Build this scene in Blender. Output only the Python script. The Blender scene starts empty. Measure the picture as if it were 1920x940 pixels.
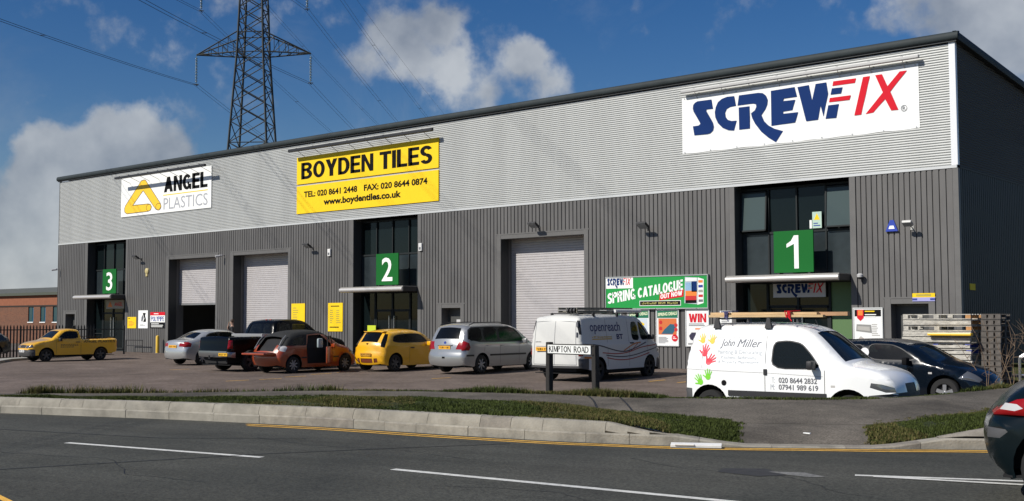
import bpy, bmesh, math, random
import numpy as np
from mathutils import Vector, Matrix
from mathutils.geometry import delaunay_2d_cdt, tessellate_polygon
random.seed(7)
SC = bpy.context.scene
COL = SC.collection
PI = math.pi
# ------------------------------------------------------------------ camera
cd = bpy.data.cameras.new('camera'); cam = bpy.data.objects.new('camera', cd); COL.objects.link(cam)
SC.camera = cam
cd.sensor_width = 36.0; cd.lens = 36*2130.2/1920; cd.clip_start = .1; cd.clip_end = 6000
_yaw, _pit, _rol = .86898, .05964, -.00299
_f = Vector((-math.cos(_yaw)*math.cos(_pit), math.sin(_yaw)*math.cos(_pit), math.sin(_pit)))
_r = Vector((math.sin(_yaw), math.cos(_yaw), 0)); _u = _r.cross(_f)
_R = _r*math.cos(_rol)+_u*math.sin(_rol); _U = -_r*math.sin(_rol)+_u*math.cos(_rol)
cam.matrix_world = Matrix(((_R.x, _U.x, -_f.x, 11.863), (_R.y, _U.y, -_f.y, -35.103), (_R.z, _U.z, -_f.z, 1.82), (0, 0, 0, 1)))
# ------------------------------------------------------------------ sun and exposure
SUN = Vector((-.36, -1.0, .86)).normalized()
SUN_EL = math.asin(SUN.z); SUN_ROT = math.atan2(SUN.x, SUN.y)
sl = bpy.data.lights.new('sun', 'SUN'); so = bpy.data.objects.new('sun', sl); COL.objects.link(so)
sl.energy = 5.0; sl.angle = math.radians(.5); sl.color = (1.0, .95, .87)
so.rotation_euler = SUN.to_track_quat('Z', 'Y').to_euler(); so.location = SUN*60
SC.view_settings.view_transform = 'Standard'; SC.view_settings.look = 'None'
SC.view_settings.exposure = 0.0; SC.view_settings.gamma = 1.0
# ------------------------------------------------------------------ world: Nishita sky with cumulus
W = bpy.data.worlds.new('World'); SC.world = W; W.use_nodes = True
nt = W.node_tree; nt.nodes.clear()
def N(t, typ, **k):
    n = t.nodes.new(typ)
    for a, b in k.items(): setattr(n, a, b)
    return n
def L(t, a, b): t.links.new(a, b)
def MA(t, op, a, b=None, c=None, clamp=False):
    n = N(t, 'ShaderNodeMath', operation=op, use_clamp=clamp)
    for i, v in enumerate((a, b, c)):
        if v is None: continue
        if isinstance(v, (int, float)): n.inputs[i].default_value = v
        else: L(t, v, n.inputs[i])
    return n.outputs[0]
sky = N(nt, 'ShaderNodeTexSky', sky_type='NISHITA', sun_disc=False, sun_elevation=SUN_EL, sun_rotation=SUN_ROT,
        altitude=0, air_density=1.0, dust_density=.25, ozone_density=3.0)
tc = N(nt, 'ShaderNodeTexCoord')
hsv = N(nt, 'ShaderNodeHueSaturation'); hsv.inputs['Hue'].default_value = .512; hsv.inputs['Saturation'].default_value = 1.38; hsv.inputs['Value'].default_value = 1.0
L(nt, sky.outputs[0], hsv.inputs['Color'])
# cumulus: soft lobes at directions, broken up by noise (dir x, y, z, angular radius in rad, weight)
CL = [(-.8867,.4474,.070,.045,1.1),(-.8708,.4703,.112,.044,1.1),(-.8483,.5045,.135,.040,1.15),(-.834,.5306,.128,.032,1.0),(-.8935,.443,.0431,.070,.95),
      (-.8635,.4902,.095,.050,1.0),(-.905,.42,.0045,.10,.8),(-.93,.36,.03,.07,1.0),
      (-.699,.6714,.2402,.025,.74),(-.6722,.6964,.2482,.025,.8),(-.6674,.7113,.2225,.030,.8),(-.6899,.6882,.2246,.028,.8),
      (-.6201,.7522,.2228,.022,.74),(-.6529,.7298,.2027,.034,.6),(-.6134,.7622,.2071,.028,.6),(-.7154,.6619,.2238,.024,.5),
      (-.3433,.9054,.2646,.035,.65),(-.3072,.9236,.2594,.04,.75),(-.2755,.9291,.2466,.06,.85),(-.2704,.9369,.2216,.045,.7),(-.21,.95,.22,.08,.8),
      (-.7876,.5597,.2676,.03,.42),
      (.35,.9,.18,.08,.8),(.95,-.1,.25,.08,.7),(.5,-.8,.3,.09,.7),(-.1,-.9,.22,.08,.7),(-.7,-.6,.3,.09,.7),(-.98,-.1,.15,.09,.8)]
acc = None
wnz = N(nt, 'ShaderNodeTexNoise'); wnz.inputs['Scale'].default_value = 16; wnz.inputs['Detail'].default_value = 5; wnz.inputs['Roughness'].default_value = .6
L(nt, tc.outputs['Generated'], wnz.inputs['Vector'])
wv = N(nt, 'ShaderNodeVectorMath', operation='MULTIPLY_ADD'); L(nt, wnz.outputs['Color'], wv.inputs[0]); wv.inputs[1].default_value = (.05,)*3; 
wa = N(nt, 'ShaderNodeVectorMath', operation='ADD'); wa.inputs[1].default_value = (-.025,)*3; L(nt, tc.outputs['Generated'], wa.inputs[0]); L(nt, wa.outputs[0], wv.inputs[2])
for x, y, z, r, w in CL:
    v = Vector((x, y, z)).normalized()
    d = N(nt, 'ShaderNodeVectorMath', operation='DISTANCE'); d.inputs[1].default_value = v; L(nt, wv.outputs[0], d.inputs[0])
    q = MA(nt, 'MULTIPLY_ADD', d.outputs['Value'], -1/(r*1.35), 1.0, clamp=True)
    q = MA(nt, 'MULTIPLY', MA(nt, 'POWER', q, .8), w)
    acc = q if acc is None else MA(nt, 'SMOOTH_MAX', acc, q, .25)
nz = N(nt, 'ShaderNodeTexNoise'); nz.inputs['Scale'].default_value = 24; nz.inputs['Detail'].default_value = 7; nz.inputs['Roughness'].default_value = .58
L(nt, tc.outputs['Generated'], nz.inputs['Vector'])
dens = MA(nt, 'MULTIPLY_ADD', nz.outputs['Fac'], .75, MA(nt, 'ADD', acc, -.58))
mr = N(nt, 'ShaderNodeMapRange', interpolation_type='SMOOTHSTEP'); mr.inputs['From Min'].default_value = .0; mr.inputs['From Max'].default_value = .33
L(nt, dens, mr.inputs['Value'])
nz2 = N(nt, 'ShaderNodeTexNoise'); nz2.inputs['Scale'].default_value = 11; nz2.inputs['Detail'].default_value = 5
L(nt, tc.outputs['Generated'], nz2.inputs['Vector'])
cr = N(nt, 'ShaderNodeValToRGB'); cr.color_ramp.elements[0].position = .34; cr.color_ramp.elements[0].color = (3.9, 4.4, 5.2, 1)
cr.color_ramp.elements[1].position = .6; cr.color_ramp.elements[1].color = (8.2, 8.6, 9.0, 1); L(nt, nz2.outputs['Fac'], cr.inputs[0])
# soft high wisps
nz3 = N(nt, 'ShaderNodeTexNoise'); nz3.inputs['Scale'].default_value = 5; nz3.inputs['Detail'].default_value = 6; nz3.inputs['Roughness'].default_value = .65; nz3.inputs['Distortion'].default_value = .8
L(nt, tc.outputs['Generated'], nz3.inputs['Vector'])
mw = N(nt, 'ShaderNodeMapRange', interpolation_type='SMOOTHSTEP'); mw.inputs['From Min'].default_value = .5; mw.inputs['From Max'].default_value = .8; mw.inputs['To Max'].default_value = .2
L(nt, nz3.outputs['Fac'], mw.inputs['Value'])
fac = MA(nt, 'MAXIMUM', MA(nt, 'MULTIPLY', mr.outputs[0], .86), mw.outputs[0])
mx = N(nt, 'ShaderNodeMix', data_type='RGBA'); L(nt, fac, mx.inputs['Factor']); L(nt, hsv.outputs[0], mx.inputs[6]); L(nt, cr.outputs[0], mx.inputs[7])
bg = N(nt, 'ShaderNodeBackground'); bg.inputs['Strength'].default_value = .068; L(nt, mx.outputs[2], bg.inputs['Color'])
wo = N(nt, 'ShaderNodeOutputWorld'); L(nt, bg.outputs[0], wo.inputs['Surface'])

# ------------------------------------------------------------------ materials
_M = {}
def mat(name, col, rough=.6, metal=0.0, var=0.0, vs=6.0, bump=0.0, bs=40.0, coat=0.0, spec=.5, var2=None, stretch=None):
    if name in _M: return _M[name]
    m = bpy.data.materials.new(name); m.use_nodes = True; t = m.node_tree
    b = t.nodes['Principled BSDF']; b.inputs['Base Color'].default_value = (*col, 1)
    b.inputs['Roughness'].default_value = rough; b.inputs['Metallic'].default_value = metal
    b.inputs['Coat Weight'].default_value = coat; b.inputs['Coat Roughness'].default_value = .04
    b.inputs['Specular IOR Level'].default_value = spec
    c = N(t, 'ShaderNodeTexCoord'); src = c.outputs['Object']
    if stretch:
        mp = N(t, 'ShaderNodeMapping'); mp.inputs['Scale'].default_value = stretch; L(t, src, mp.inputs['Vector']); src = mp.outputs[0]
    if var:
        n = N(t, 'ShaderNodeTexNoise'); n.inputs['Scale'].default_value = vs; n.inputs['Detail'].default_value = 6; n.inputs['Roughness'].default_value = .65
        L(t, src, n.inputs['Vector'])
        r = N(t, 'ShaderNodeValToRGB'); r.color_ramp.elements[0].position = .3; r.color_ramp.elements[1].position = .7
        lo = tuple(x*(1-var) for x in col); hi = tuple(min(1, x*(1+var)) for x in col) if var2 is None else var2
        r.color_ramp.elements[0].color = (*lo, 1); r.color_ramp.elements[1].color = (*hi, 1)
        L(t, n.outputs['Fac'], r.inputs[0]); L(t, r.outputs[0], b.inputs['Base Color'])
    if bump:
        n2 = N(t, 'ShaderNodeTexNoise'); n2.inputs['Scale'].default_value = bs; n2.inputs['Detail'].default_value = 4; L(t, src, n2.inputs['Vector'])
        bp = N(t, 'ShaderNodeBump'); bp.inputs['Strength'].default_value = bump; bp.inputs['Distance'].default_value = .02
        L(t, n2.outputs['Fac'], bp.inputs['Height']); L(t, bp.outputs[0], b.inputs['Normal'])
    _M[name] = m; return m
def glassmat(name, tint, trans, rough=.03):
    if name in _M: return _M[name]
    m = bpy.data.materials.new(name); m.use_nodes = True; t = m.node_tree; t.nodes.clear()
    o = N(t, 'ShaderNodeOutputMaterial'); g = N(t, 'ShaderNodeBsdfPrincipled'); g.inputs['Base Color'].default_value = (*tint, 1)
    g.inputs['Roughness'].default_value = rough; g.inputs['Specular IOR Level'].default_value = .25
    tr = N(t, 'ShaderNodeBsdfTransparent'); tr.inputs[0].default_value = (.75, .85, .8, 1)
    mxs = N(t, 'ShaderNodeMixShader'); mxs.inputs[0].default_value = 1-trans
    L(t, tr.outputs[0], mxs.inputs[1]); L(t, g.outputs[0], mxs.inputs[2]); L(t, mxs.outputs[0], o.inputs[0])
    _M[name] = m; return m
def ground_mat(name, cols, scales, rough=.9, bump=.3, bs=120, tracks=None):
    """three noises (large patches, mid stains, fine aggregate) over a base colour"""
    m = bpy.data.materials.new(name); m.use_nodes = True; t = m.node_tree; b = t.nodes['Principled BSDF']
    b.inputs['Roughness'].default_value = rough; b.inputs['Specular IOR Level'].default_value = .3
    c = N(t, 'ShaderNodeTexCoord'); prev = None
    for i, (sc_, (lo, hi)) in enumerate(zip(scales, cols)):
        n = N(t, 'ShaderNodeTexNoise'); n.inputs['Scale'].default_value = sc_; n.inputs['Detail'].default_value = 5; n.inputs['Roughness'].default_value = .6
        if tracks and i == 1:
            mp = N(t, 'ShaderNodeMapping'); mp.inputs['Rotation'].default_value = (0, 0, -tracks); L(t, c.outputs['Object'], mp.inputs['Vector'])
            mp2 = N(t, 'ShaderNodeMapping'); mp2.inputs['Scale'].default_value = (.07, .75, 1); L(t, mp.outputs[0], mp2.inputs['Vector']); L(t, mp2.outputs[0], n.inputs['Vector'])
        else: L(t, c.outputs['Object'], n.inputs['Vector'])
        r = N(t, 'ShaderNodeValToRGB'); r.color_ramp.elements[0].position = .35; r.color_ramp.elements[1].position = .65
        r.color_ramp.elements[0].color = (*lo, 1); r.color_ramp.elements[1].color = (*hi, 1); L(t, n.outputs['Fac'], r.inputs[0])
        if prev is None: prev = r.outputs[0]
        else:
            x = N(t, 'ShaderNodeMix', data_type='RGBA', blend_type='MULTIPLY'); x.inputs['Factor'].default_value = 1
            L(t, prev, x.inputs[6]); L(t, r.outputs[0], x.inputs[7]); prev = x.outputs[2]
    L(t, prev, b.inputs['Base Color'])
    n2 = N(t, 'ShaderNodeTexNoise'); n2.inputs['Scale'].default_value = bs; n2.inputs['Detail'].default_value = 3; L(t, c.outputs['Object'], n2.inputs['Vector'])
    bp = N(t, 'ShaderNodeBump'); bp.inputs['Strength'].default_value = bump; bp.inputs['Distance'].default_value = .01
    L(t, n2.outputs['Fac'], bp.inputs['Height']); L(t, bp.outputs[0], b.inputs['Normal'])
    _M[name] = m; return m

# ------------------------------------------------------------------ object helpers
def props(o, label=None, cat=None, group=None, kind=None):
    if label: o['label'] = label
    if cat: o['category'] = cat
    if group: o['group'] = group
    if kind: o['kind'] = kind
    return o
def empty(name, loc=(0, 0, 0), rz=0, label=None, cat=None, group=None, kind=None):
    o = bpy.data.objects.new(name, None); COL.objects.link(o); o.location = loc; o.rotation_euler = (0, 0, rz); o.empty_display_size = .2
    return props(o, label, cat, group, kind)
class MB:
    """collects shapes; build() links them as one mesh object"""
    def __init__(s): s.v = []; s.f = []
    def add(s, v, f):
        k = len(s.v); s.v += [tuple(p) for p in v]; s.f += [tuple(i+k for i in q) for q in f]; return s
    def box(s, x0, x1, y0, y1, z0, z1, M=None):
        v = [(x, y, z) for x in (x0, x1) for y in (y0, y1) for z in (z0, z1)]
        if M: v = [M @ Vector(p) for p in v]
        return s.add(v, [(0, 1, 3, 2), (4, 6, 7, 5), (0, 4, 5, 1), (2, 3, 7, 6), (0, 2, 6, 4), (1, 5, 7, 3)])
    def bevbox(s, x0, x1, y0, y1, z0, z1, b=.02, M=None, seg=2):
        bm = bmesh.new(); bmesh.ops.create_cube(bm, size=1)
        for v in bm.verts: v.co = Vector(((x0+x1)/2+v.co.x*(x1-x0), (y0+y1)/2+v.co.y*(y1-y0), (z0+z1)/2+v.co.z*(z1-z0)))
        bmesh.ops.bevel(bm, geom=bm.edges[:], offset=b, segments=seg, affect='EDGES', profile=.5)
        vs = [v.co.copy() for v in bm.verts]
        if M: vs = [M @ p for p in vs]
        fs = [[v.index for v in f.verts] for f in bm.faces]; bm.free(); return s.add(vs, fs)
    def tube(s, a, b, r, n=8, r2=None, cap=True):
        a = Vector(a); b = Vector(b); d = (b-a).normalized(); r2 = r if r2 is None else r2
        up = Vector((0, 0, 1)) if abs(d.z) < .9 else Vector((1, 0, 0)); u = d.cross(up).normalized(); w = d.cross(u)
        v = [a+(u*math.cos(2*PI*i/n)+w*math.sin(2*PI*i/n))*r for i in range(n)]+[b+(u*math.cos(2*PI*i/n)+w*math.sin(2*PI*i/n))*r2 for i in range(n)]
        f = [(i, (i+1) % n, n+(i+1) % n, n+i) for i in range(n)]
        if cap: f += [tuple(range(n))[::-1], tuple(range(n, 2*n))]
        return s.add(v, f)
    def path(s, pts, r, n=6):
        for a, b in zip(pts, pts[1:]): s.tube(a, b, r, n)
        return s
    def poly(s, pts3):
        """flat polygon (may be concave)"""
        t = tessellate_polygon([[Vector(p) for p in pts3]])
        return s.add(pts3, [tuple(q) for q in t])
    def lathe(s, prof, axis='y', c=(0, 0, 0), n=24, close=True):
        m = len(prof); v = []
        for i in range(n):
            a = 2*PI*i/n
            for r, h in prof:
                if axis == 'y': v.append((c[0]+r*math.cos(a), c[1]+h, c[2]+r*math.sin(a)))
                elif axis == 'x': v.append((c[0]+h, c[1]+r*math.cos(a), c[2]+r*math.sin(a)))
                else: v.append((c[0]+r*math.cos(a), c[1]+r*math.sin(a), c[2]+h))
        f = []
        for i in range(n):
            j = (i+1) % n
            for k in range(m-1): f.append((i*m+k, j*m+k, j*m+k+1, i*m+k+1))
        return s.add(v, f)
    def build(s, name, material, parent=None, smooth=False, **k):
        me = bpy.data.meshes.new(name); me.from_pydata(s.v, [], s.f)
        mats = material if isinstance(material, (list, tuple)) else [material]
        for m in mats: me.materials.append(m)
        me.validate()
        if smooth:
            try: me.shade_smooth()
            except Exception: pass
            if smooth != 'full':
                me.set_sharp_from_angle(angle=math.radians(smooth if isinstance(smooth, (int, float)) and smooth > 1 else 40))
        o = bpy.data.objects.new(name, me); COL.objects.link(o)
        if parent: o.parent = parent
        return props(o, **k)
def copy_tree(o, parent=None):
    c = o.copy(); COL.objects.link(c)
    if parent: c.parent = parent
    for ch in list(o.children): copy_tree(ch, c)
    return c
_T = {}
def text_geo(s, off=0.0):
    """normalised (0..1) outline mesh of a string in the built-in font -> verts2d, faces, aspect"""
    k = (s, off)
    if k in _T: return _T[k]
    cu = bpy.data.curves.new('t', 'FONT'); cu.body = s; cu.offset = off; cu.resolution_u = 3; cu.fill_mode = 'FRONT'
    o = bpy.data.objects.new('t', cu); COL.objects.link(o)
    dg = bpy.context.evaluated_depsgraph_get(); me = bpy.data.meshes.new_from_object(o.evaluated_get(dg))
    v = np.array([tuple(p.co)[:2] for p in me.vertices]); f = [tuple(p.vertices) for p in me.polygons]
    bpy.data.objects.remove(o); bpy.data.curves.remove(cu); bpy.data.meshes.remove(me)
    mn = v.min(0); sz = v.max(0)-mn; v = (v-mn)/sz
    _T[k] = (v.tolist(), f, sz[0]/sz[1]); return _T[k]
def text_on(s, fmap, material, parent, off=0.0, name='lettering', shear=0.0):
    """lettering laid on a surface: fmap(u, v) -> xyz for u, v in 0..1"""
    v, f, a = text_geo(s, off)
    m = MB(); m.add([fmap(p[0]+shear*p[1], p[1]) for p in v], f)
    return m.build(name, material, parent)
def text_face(s, x0, x1, z0, z1, y, material, parent, off=0.0, name='lettering', shear=0.0):
    return text_on(s, lambda u, v: (x0+(x1-x0)*u, y, z0+(z1-z0)*v), material, parent, off, name, shear)
def heavy_geo(s, t=.27, gap=.045):
    """heavy grotesque capitals built from polygons; normalised to 0..1"""
    m = MB(); x = 0.; h = t/2
    def st(pts, w=t):
        for a, b in zip(pts, pts[1:]):
            a = Vector(a); b = Vector(b); d = (b-a).normalized(); n_ = Vector((-d.y, d.x))*w/2
            m.add([(x+q.x, q.y, 0) for q in (a-n_, b-n_, b+n_, a+n_)], [(0, 1, 2, 3)])
    def arc(cx, cy, rx, ry, a0, a1, w=t, n=14):
        vs = []
        for i in range(n+1):
            a = math.radians(a0+(a1-a0)*i/n); vs += [(x+cx+(rx+w/2)*math.cos(a), cy+(ry+w*.42)*math.sin(a), 0), (x+cx+(rx-w/2)*math.cos(a), cy+(ry-w*.42)*math.sin(a), 0)]
        m.add(vs, [(2*i, 2*i+1, 2*i+3, 2*i+2) for i in range(n)])
    def pg(pts): m.poly([(x+a, b, 0) for a, b in pts])
    v = t*.84
    for c in s:
        if c == ' ': x += .30; continue
        w = .68
        if c == 'O': arc(.36, .5, .36-h, .5-v/2, 0, 360, t, 28); w = .72
        elif c == 'D': st([(h, 0), (h, 1)]); arc(.30, .5, .38-h, .5-v/2, -90, 90); pg([(h, 0), (.30, 0), (.30, v), (h, v)]); pg([(h, 1-v), (.30, 1-v), (.30, 1), (h, 1)]); w = .68
        elif c in 'BPR':
            st([(h, 0), (h, 1)]); arc(.36, .74, .20, .26-v/2, -90, 90); pg([(h, 1-v), (.36, 1-v), (.36, 1), (h, 1)]); pg([(h, .48), (.36, .48), (.36, .48+v*.9), (h, .48+v*.9)]); w = .66
            if c == 'B': arc(.36, .28, .22, .28-v/2, -90, 90); pg([(h, 0), (.36, 0), (.36, v), (h, v)]); w = .70
            if c == 'R': pg([(.30, .52), (.54, .50), (.70, 0), (.46, 0)]); w = .70
        elif c == 'Y': pg([(0, 1), (.25, 1), (.355, .68), (.46, 1), (.71, 1), (.47, .40), (.47, 0), (.24, 0), (.24, .40)]); w = .71
        elif c == 'E': st([(h, 0), (h, 1)]); [pg([(h, z), (.58-d, z), (.58-d, z+v), (h, z+v)]) for z, d in ((0, 0), (.5-v/2, .04), (1-v, 0))]; w = .59
        elif c == 'L': st([(h, 0), (h, 1)]); pg([(h, 0), (.56, 0), (.56, v), (h, v)]); w = .56
        elif c == 'T': pg([(0, 1-v), (.64, 1-v), (.64, 1), (0, 1)]); st([(.32, 0), (.32, 1-v)]); w = .64
        elif c == 'I': st([(h, 0), (h, 1)]); w = t
        elif c == 'N': pg([(0, 0), (t*.9, 0), (t*.9, .62), (.68-t*.95, 0), (.68, 0), (.68, 1), (.68-t*.9, 1), (.68-t*.9, .38), (t*.95, 1), (0, 1)]); w = .68
        elif c == 'A': pg([(0, 0), (.235, 0), (.28, .19), (.28, .19), (.46, .19), (.505, 0), (.74, 0), (.49, 1), (.25, 1)]); w = .74
        elif c == 'W': pg([(0, 1), (.23, 1), (.31, .40), (.39, .95), (.58, .95), (.66, .40), (.74, 1), (.97, 1), (.79, 0), (.57, 0), (.485, .52), (.40, 0), (.18, 0)]); w = .97
        elif c == 'U': st([(h, .34), (h, 1)]); st([(.68-h, .34), (.68-h, 1)]); arc(.34, .34, .34-h, .34-v/2, 180, 360); w = .68
        elif c in 'CG':
            arc(.35, .5, .35-h, .5-v/2, 40, 320, t, 24); w = .68
            if c == 'G': pg([(.38, .36), (.69, .36), (.69, .0), (.55, .0), (.52, .20), (.52, .50), (.38, .50)]); w = .70
        elif c == 'S': arc(.31, .715, .31-h, .285-v/2, 20, 270, t, 16); arc(.31, .285, .31-h, .285-v/2, -160, 90, t, 16); w = .62
        x += w+gap
    V = np.array([p[:2] for p in m.v]); mn = V.min(0); sz = V.max(0)-mn
    return ((V-mn)/sz).tolist(), m.f
def heavy_on(s, fmap, material, parent, t=.215, name='lettering'):
    v, f = heavy_geo(s, t); m = MB(); m.add([fmap(p[0], p[1]) for p in v], f); return m.build(name, material, parent)
def ss(t):
    t = max(0., min(1., t)); return t*t*(3-2*t)

# common materials
M_white = mat('white_paint', (.86, .87, .84), .5, spec=.2)
M_black = mat('black_print', (.008, .008, .009), .8, spec=.1)
M_trim = mat('black_plastic', (.018, .018, .02), .55, bump=.1, bs=200)
M_rubber = mat('tyre_rubber', (.012, .012, .012), .8, bump=.2, bs=90)
M_alloy = mat('alloy', (.55, .56, .57), .3, .8)
M_steel = mat('galvanised', (.42, .44, .45), .4, .7, var=.2, vs=12)
M_dark = mat('dark_inside', (.006, .006, .007), .8)
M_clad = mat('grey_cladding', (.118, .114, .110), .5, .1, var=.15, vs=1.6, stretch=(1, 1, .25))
M_cladside_shade = mat('side_cladding_shade', (.018, .021, .019), .6, 0, var=.12, vs=1.5)  # near-black copy of the wall grey, the side's shade put into the colour
M_clads2_shade = mat('side_cladding_upper_shade', (.013, .014, .013), .6, 0, var=.12, vs=1.5)  # silver sheet in shade, darkened in the colour itself
M_silver = mat('silver_cladding', (.48, .49, .475), .5, .20, var=.07, vs=1.0, stretch=(.9, 1, .12))
M_fascia = mat('dark_fascia', (.028, .037, .040), .65, 0, var=.15, vs=2, spec=.25)
M_flash = mat('flashing_grey', (.125, .122, .118), .55, .1, var=.08, vs=3)
M_shut = mat('shutter_grey', (.47, .45, .45), .5, .15, var=.06, vs=3)
M_gframe = mat('window_frame', (.016, .020, .021), .6, 0, spec=.25)
M_glass = glassmat('office_glass', (.006, .010, .011), .05, .04)
M_panel = mat('spandrel_panel', (.022, .03, .034), .25, 0, var=.2, vs=2)
M_green = mat('sign_green', (.008, .125, .022), .6, spec=.15)
M_yel = mat('sign_yellow', (.88, .60, .02), .6, var=.04, vs=3, spec=.15)
M_sfblue = mat('logo_blue', (.006, .030, .135), .7, spec=.12)
M_sfred = mat('logo_red', (.62, .015, .03), .7, spec=.12)
M_conc = mat('concrete', (.34, .33, .29), .85, var=.28, vs=5, bump=.3, bs=60)
M_red = mat('print_red', (.55, .02, .02), .5)
M_orange = mat('print_orange', (.8, .22, .03), .5)
M_blueprint = mat('print_blue', (.02, .05, .3), .5)
M_greytext = mat('grey_text', (.16, .165, .18), .8, spec=.1)
M_vinyl = mat('banner_vinyl', (.84, .85, .83), .4, bump=.5, bs=1.6)
M_yplate = mat('plate_yellow', (.85, .42, .03), .5)
M_wplate = mat('plate_white', (.75, .75, .75), .5)
# ================================================================== GROUND
KBp = [(-8.15,-25.49),(-7.02,-25.1),(-4.85,-24.39),(-1.75,-23.58),(.73,-23.24),(2.41,-22.94),(2.99,-22.76),(3.85,-22.48),(4.63,-22.08),(5.27,-21.65),(6.1,-21.14),(6.63,-20.75),(7.16,-20.4),(7.53,-20.14)]
PFp = [(-8.92,-25.13,.39),(-7.99,-24.59,.39),(-6.3,-23.46,.4),(-4.21,-21.5,.42),(-1.73,-20.61,.42),(.38,-20.32,.4),(1.35,-20.48,.38),(2.62,-20.55,.36),(3.78,-20.55,.33),(4.57,-20.23,.33),(5.45,-19.8,.34),(5.81,-18.5,.36),(6.1,-17.02,.38),(6.37,-16.07,.4)]
CRp = [(-9.66,-24.78,.42),(-8.84,-24.14,.42),(-7.34,-22.8,.42),(-5.15,-20.71,.44),(-2.79,-19.49,.45),(-.84,-18.95,.46),(.34,-18.85,.46),(1.47,-18.72,.48),(2.71,-18.4,.5),(3.54,-18.0,.5),(4.4,-16.98,.5),(4.91,-15.98,.52),(5.25,-14.34,.54),(5.53,-13.15,.55)]
KZ = [.44,.44,.445,.45,.455,.45,.44,.32,.195,.19,.19,.28,.42,.44]
LD = (-.93, -.365); 
KBp = [(KBp[0][0]+LD[0]*k, KBp[0][1]+LD[1]*k) for k in (60, 20, 7)]+KBp+[(KBp[-1][0]+.82*k, KBp[-1][1]+.58*k) for k in (3, 9, 30)]
PFp = [(PFp[0][0]+LD[0]*k, PFp[0][1]+LD[1]*k, .39) for k in (60, 20, 7)]+PFp+[(PFp[-1][0]+.5*k, PFp[-1][1]+.86*k, .4) for k in (3, 9, 30)]
CRp = [(CRp[0][0]+LD[0]*k, CRp[0][1]+LD[1]*k, .42) for k in (60, 20, 7)]+CRp+[(CRp[-1][0]+.3*k, CRp[-1][1]+.95*k, .5) for k in (3, 7, 14)]
KZ = [.44]*3+KZ+[.44]*3
KBi = np.array(KBp); PFi = np.array(PFp); CRi = np.array(CRp); KZ = np.array(KZ); NS = len(KBp)
def cr1(A, t):
    A = np.asarray(A); t = min(max(t, 0), NS-1.0001); i = int(t); f = t-i
    p0, p1, p2, p3 = A[max(i-1, 0)], A[i], A[i+1], A[min(i+2, NS-1)]
    if i < 3 or i >= NS-4: return p1+(p2-p1)*f
    return .5*((2*p1)+(p2-p0)*f+(2*p0-5*p1+4*p2-p3)*f*f+(3*p1-p0-3*p2+p3)*f**3)
def lin1(A, t): t = min(max(t, 0), NS-1.0001); i = int(t); return A[i]+(A[i+1]-A[i])*(t-i)
def kerb_pt(t, off=0., z=None):
    p = cr1(KBi, t); q = cr1(KBi, t+.05); d = (q-p)/np.linalg.norm(q-p); n = np.array((-d[1], d[0]))
    return np.array([*(p+n*off), lin1(KZ, t) if z is None else z])
def yard_z(x, y): return -.1*ss(-y/7)-.04*ss((x+8)/8)
def verge_pt(t, v):
    """v 0 kerb back, 1 path front, 2 crest, 3 foot of the bank"""
    a = kerb_pt(t, .22)
    b = np.array(cr1(PFi, t)); c = np.array(cr1(CRi, t))
    d = cr1(CRi, t+.05)[:2]-c[:2]; d /= np.linalg.norm(d); n = np.array((-d[1], d[0]))
    w = 2.4-1.5*ss((t-7)/6)
    if t > 14: w = .9
    e2 = c[:2]+n*w; e = np.array([*e2, yard_z(*e2)-.02])
    if v <= 1: p = a+(b-a)*v; p[2] += .03*math.sin(PI*v)
    elif v <= 2: p = b+(c-b)*(v-1); p[2] += .02*math.sin(PI*(v-1))
    else: k = v-2; p = c+(e-c)*k; p[2] = c[2]+(e[2]-c[2])*ss(k*.98)
    return p
M_asph = ground_mat('asphalt', [((.048,.050,.044), (.070,.070,.061)), ((.78,.78,.77), (1.08,1.08,1.08)), ((.55,.55,.55), (1.45,1.45,1.4))], (.35, 2.2, 38), .9, .5, 60, math.radians(12))
M_path = ground_mat('path_asphalt', [((.105,.093,.075), (.155,.137,.112)), ((.55,.55,.55), (1.1,1.1,1.1)), ((.6,.6,.6), (1.3,1.3,1.3))], (.5, 1.1, 36), .9, .5, 110)
M_yard = ground_mat('block_paving', [((.125,.098,.080), (.18,.143,.120)), ((.75,.74,.73), (1.1,1.1,1.1)), ((.72,.7,.7), (1.2,1.2,1.2))], (.12, .9, 9), .9, .3, 40)
M_soil = ground_mat('verge_soil', [((.022,.032,.010), (.05,.055,.02)), ((.6,.6,.6), (1.3,1.3,1.1))], (1.2, 14), .95, .6, 50)
M_far = ground_mat('open_ground', [((.09,.08,.065), (.14,.12,.1)), ((.7,.7,.7), (1.2,1.2,1.2))], (.05, .8), .95, .2, 20)
m = MB(); n = 64
m.v = [(2500*math.cos(2*PI*i/n), 2500*math.sin(2*PI*i/n), -.45) for i in range(n)]; m.f = [tuple(range(n))]
m.build('ground', M_far, kind='structure')
# block paved yard
m = MB(); xs = np.linspace(-110, 40, 76); ys = np.linspace(-24, 1, 26)
for i in range(len(xs)):
    for j in range(len(ys)): m.v.append((xs[i], ys[j], yard_z(xs[i], ys[j])))
for i in range(len(xs)-1):
    for j in range(len(ys)-1):
        k = i*len(ys)+j; m.f.append((k, k+len(ys), k+len(ys)+1, k+1))
m.build('car_park', M_yard, kind='structure', smooth='full')
# road sheet
ts = np.arange(0, NS-1+.001, .25)
m = MB(); top = [tuple(kerb_pt(t, .03, .17)) for t in ts]

k = len(top)
for off in (0, 6, 25, 120):
    for i, p in enumerate(top):
        a = math.radians(21.4+14*ss((i/(k-1)-.2)/.6)); m.v.append((p[0]+off*math.sin(a), p[1]-off*math.cos(a), .17))
for r in range(3):
    for i in range(k-1): m.f.append((r*k+i, r*k+k+i, r*k+k+i+1, r*k+i+1))
m.build('road', M_asph, kind='structure', smooth='full')
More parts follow.
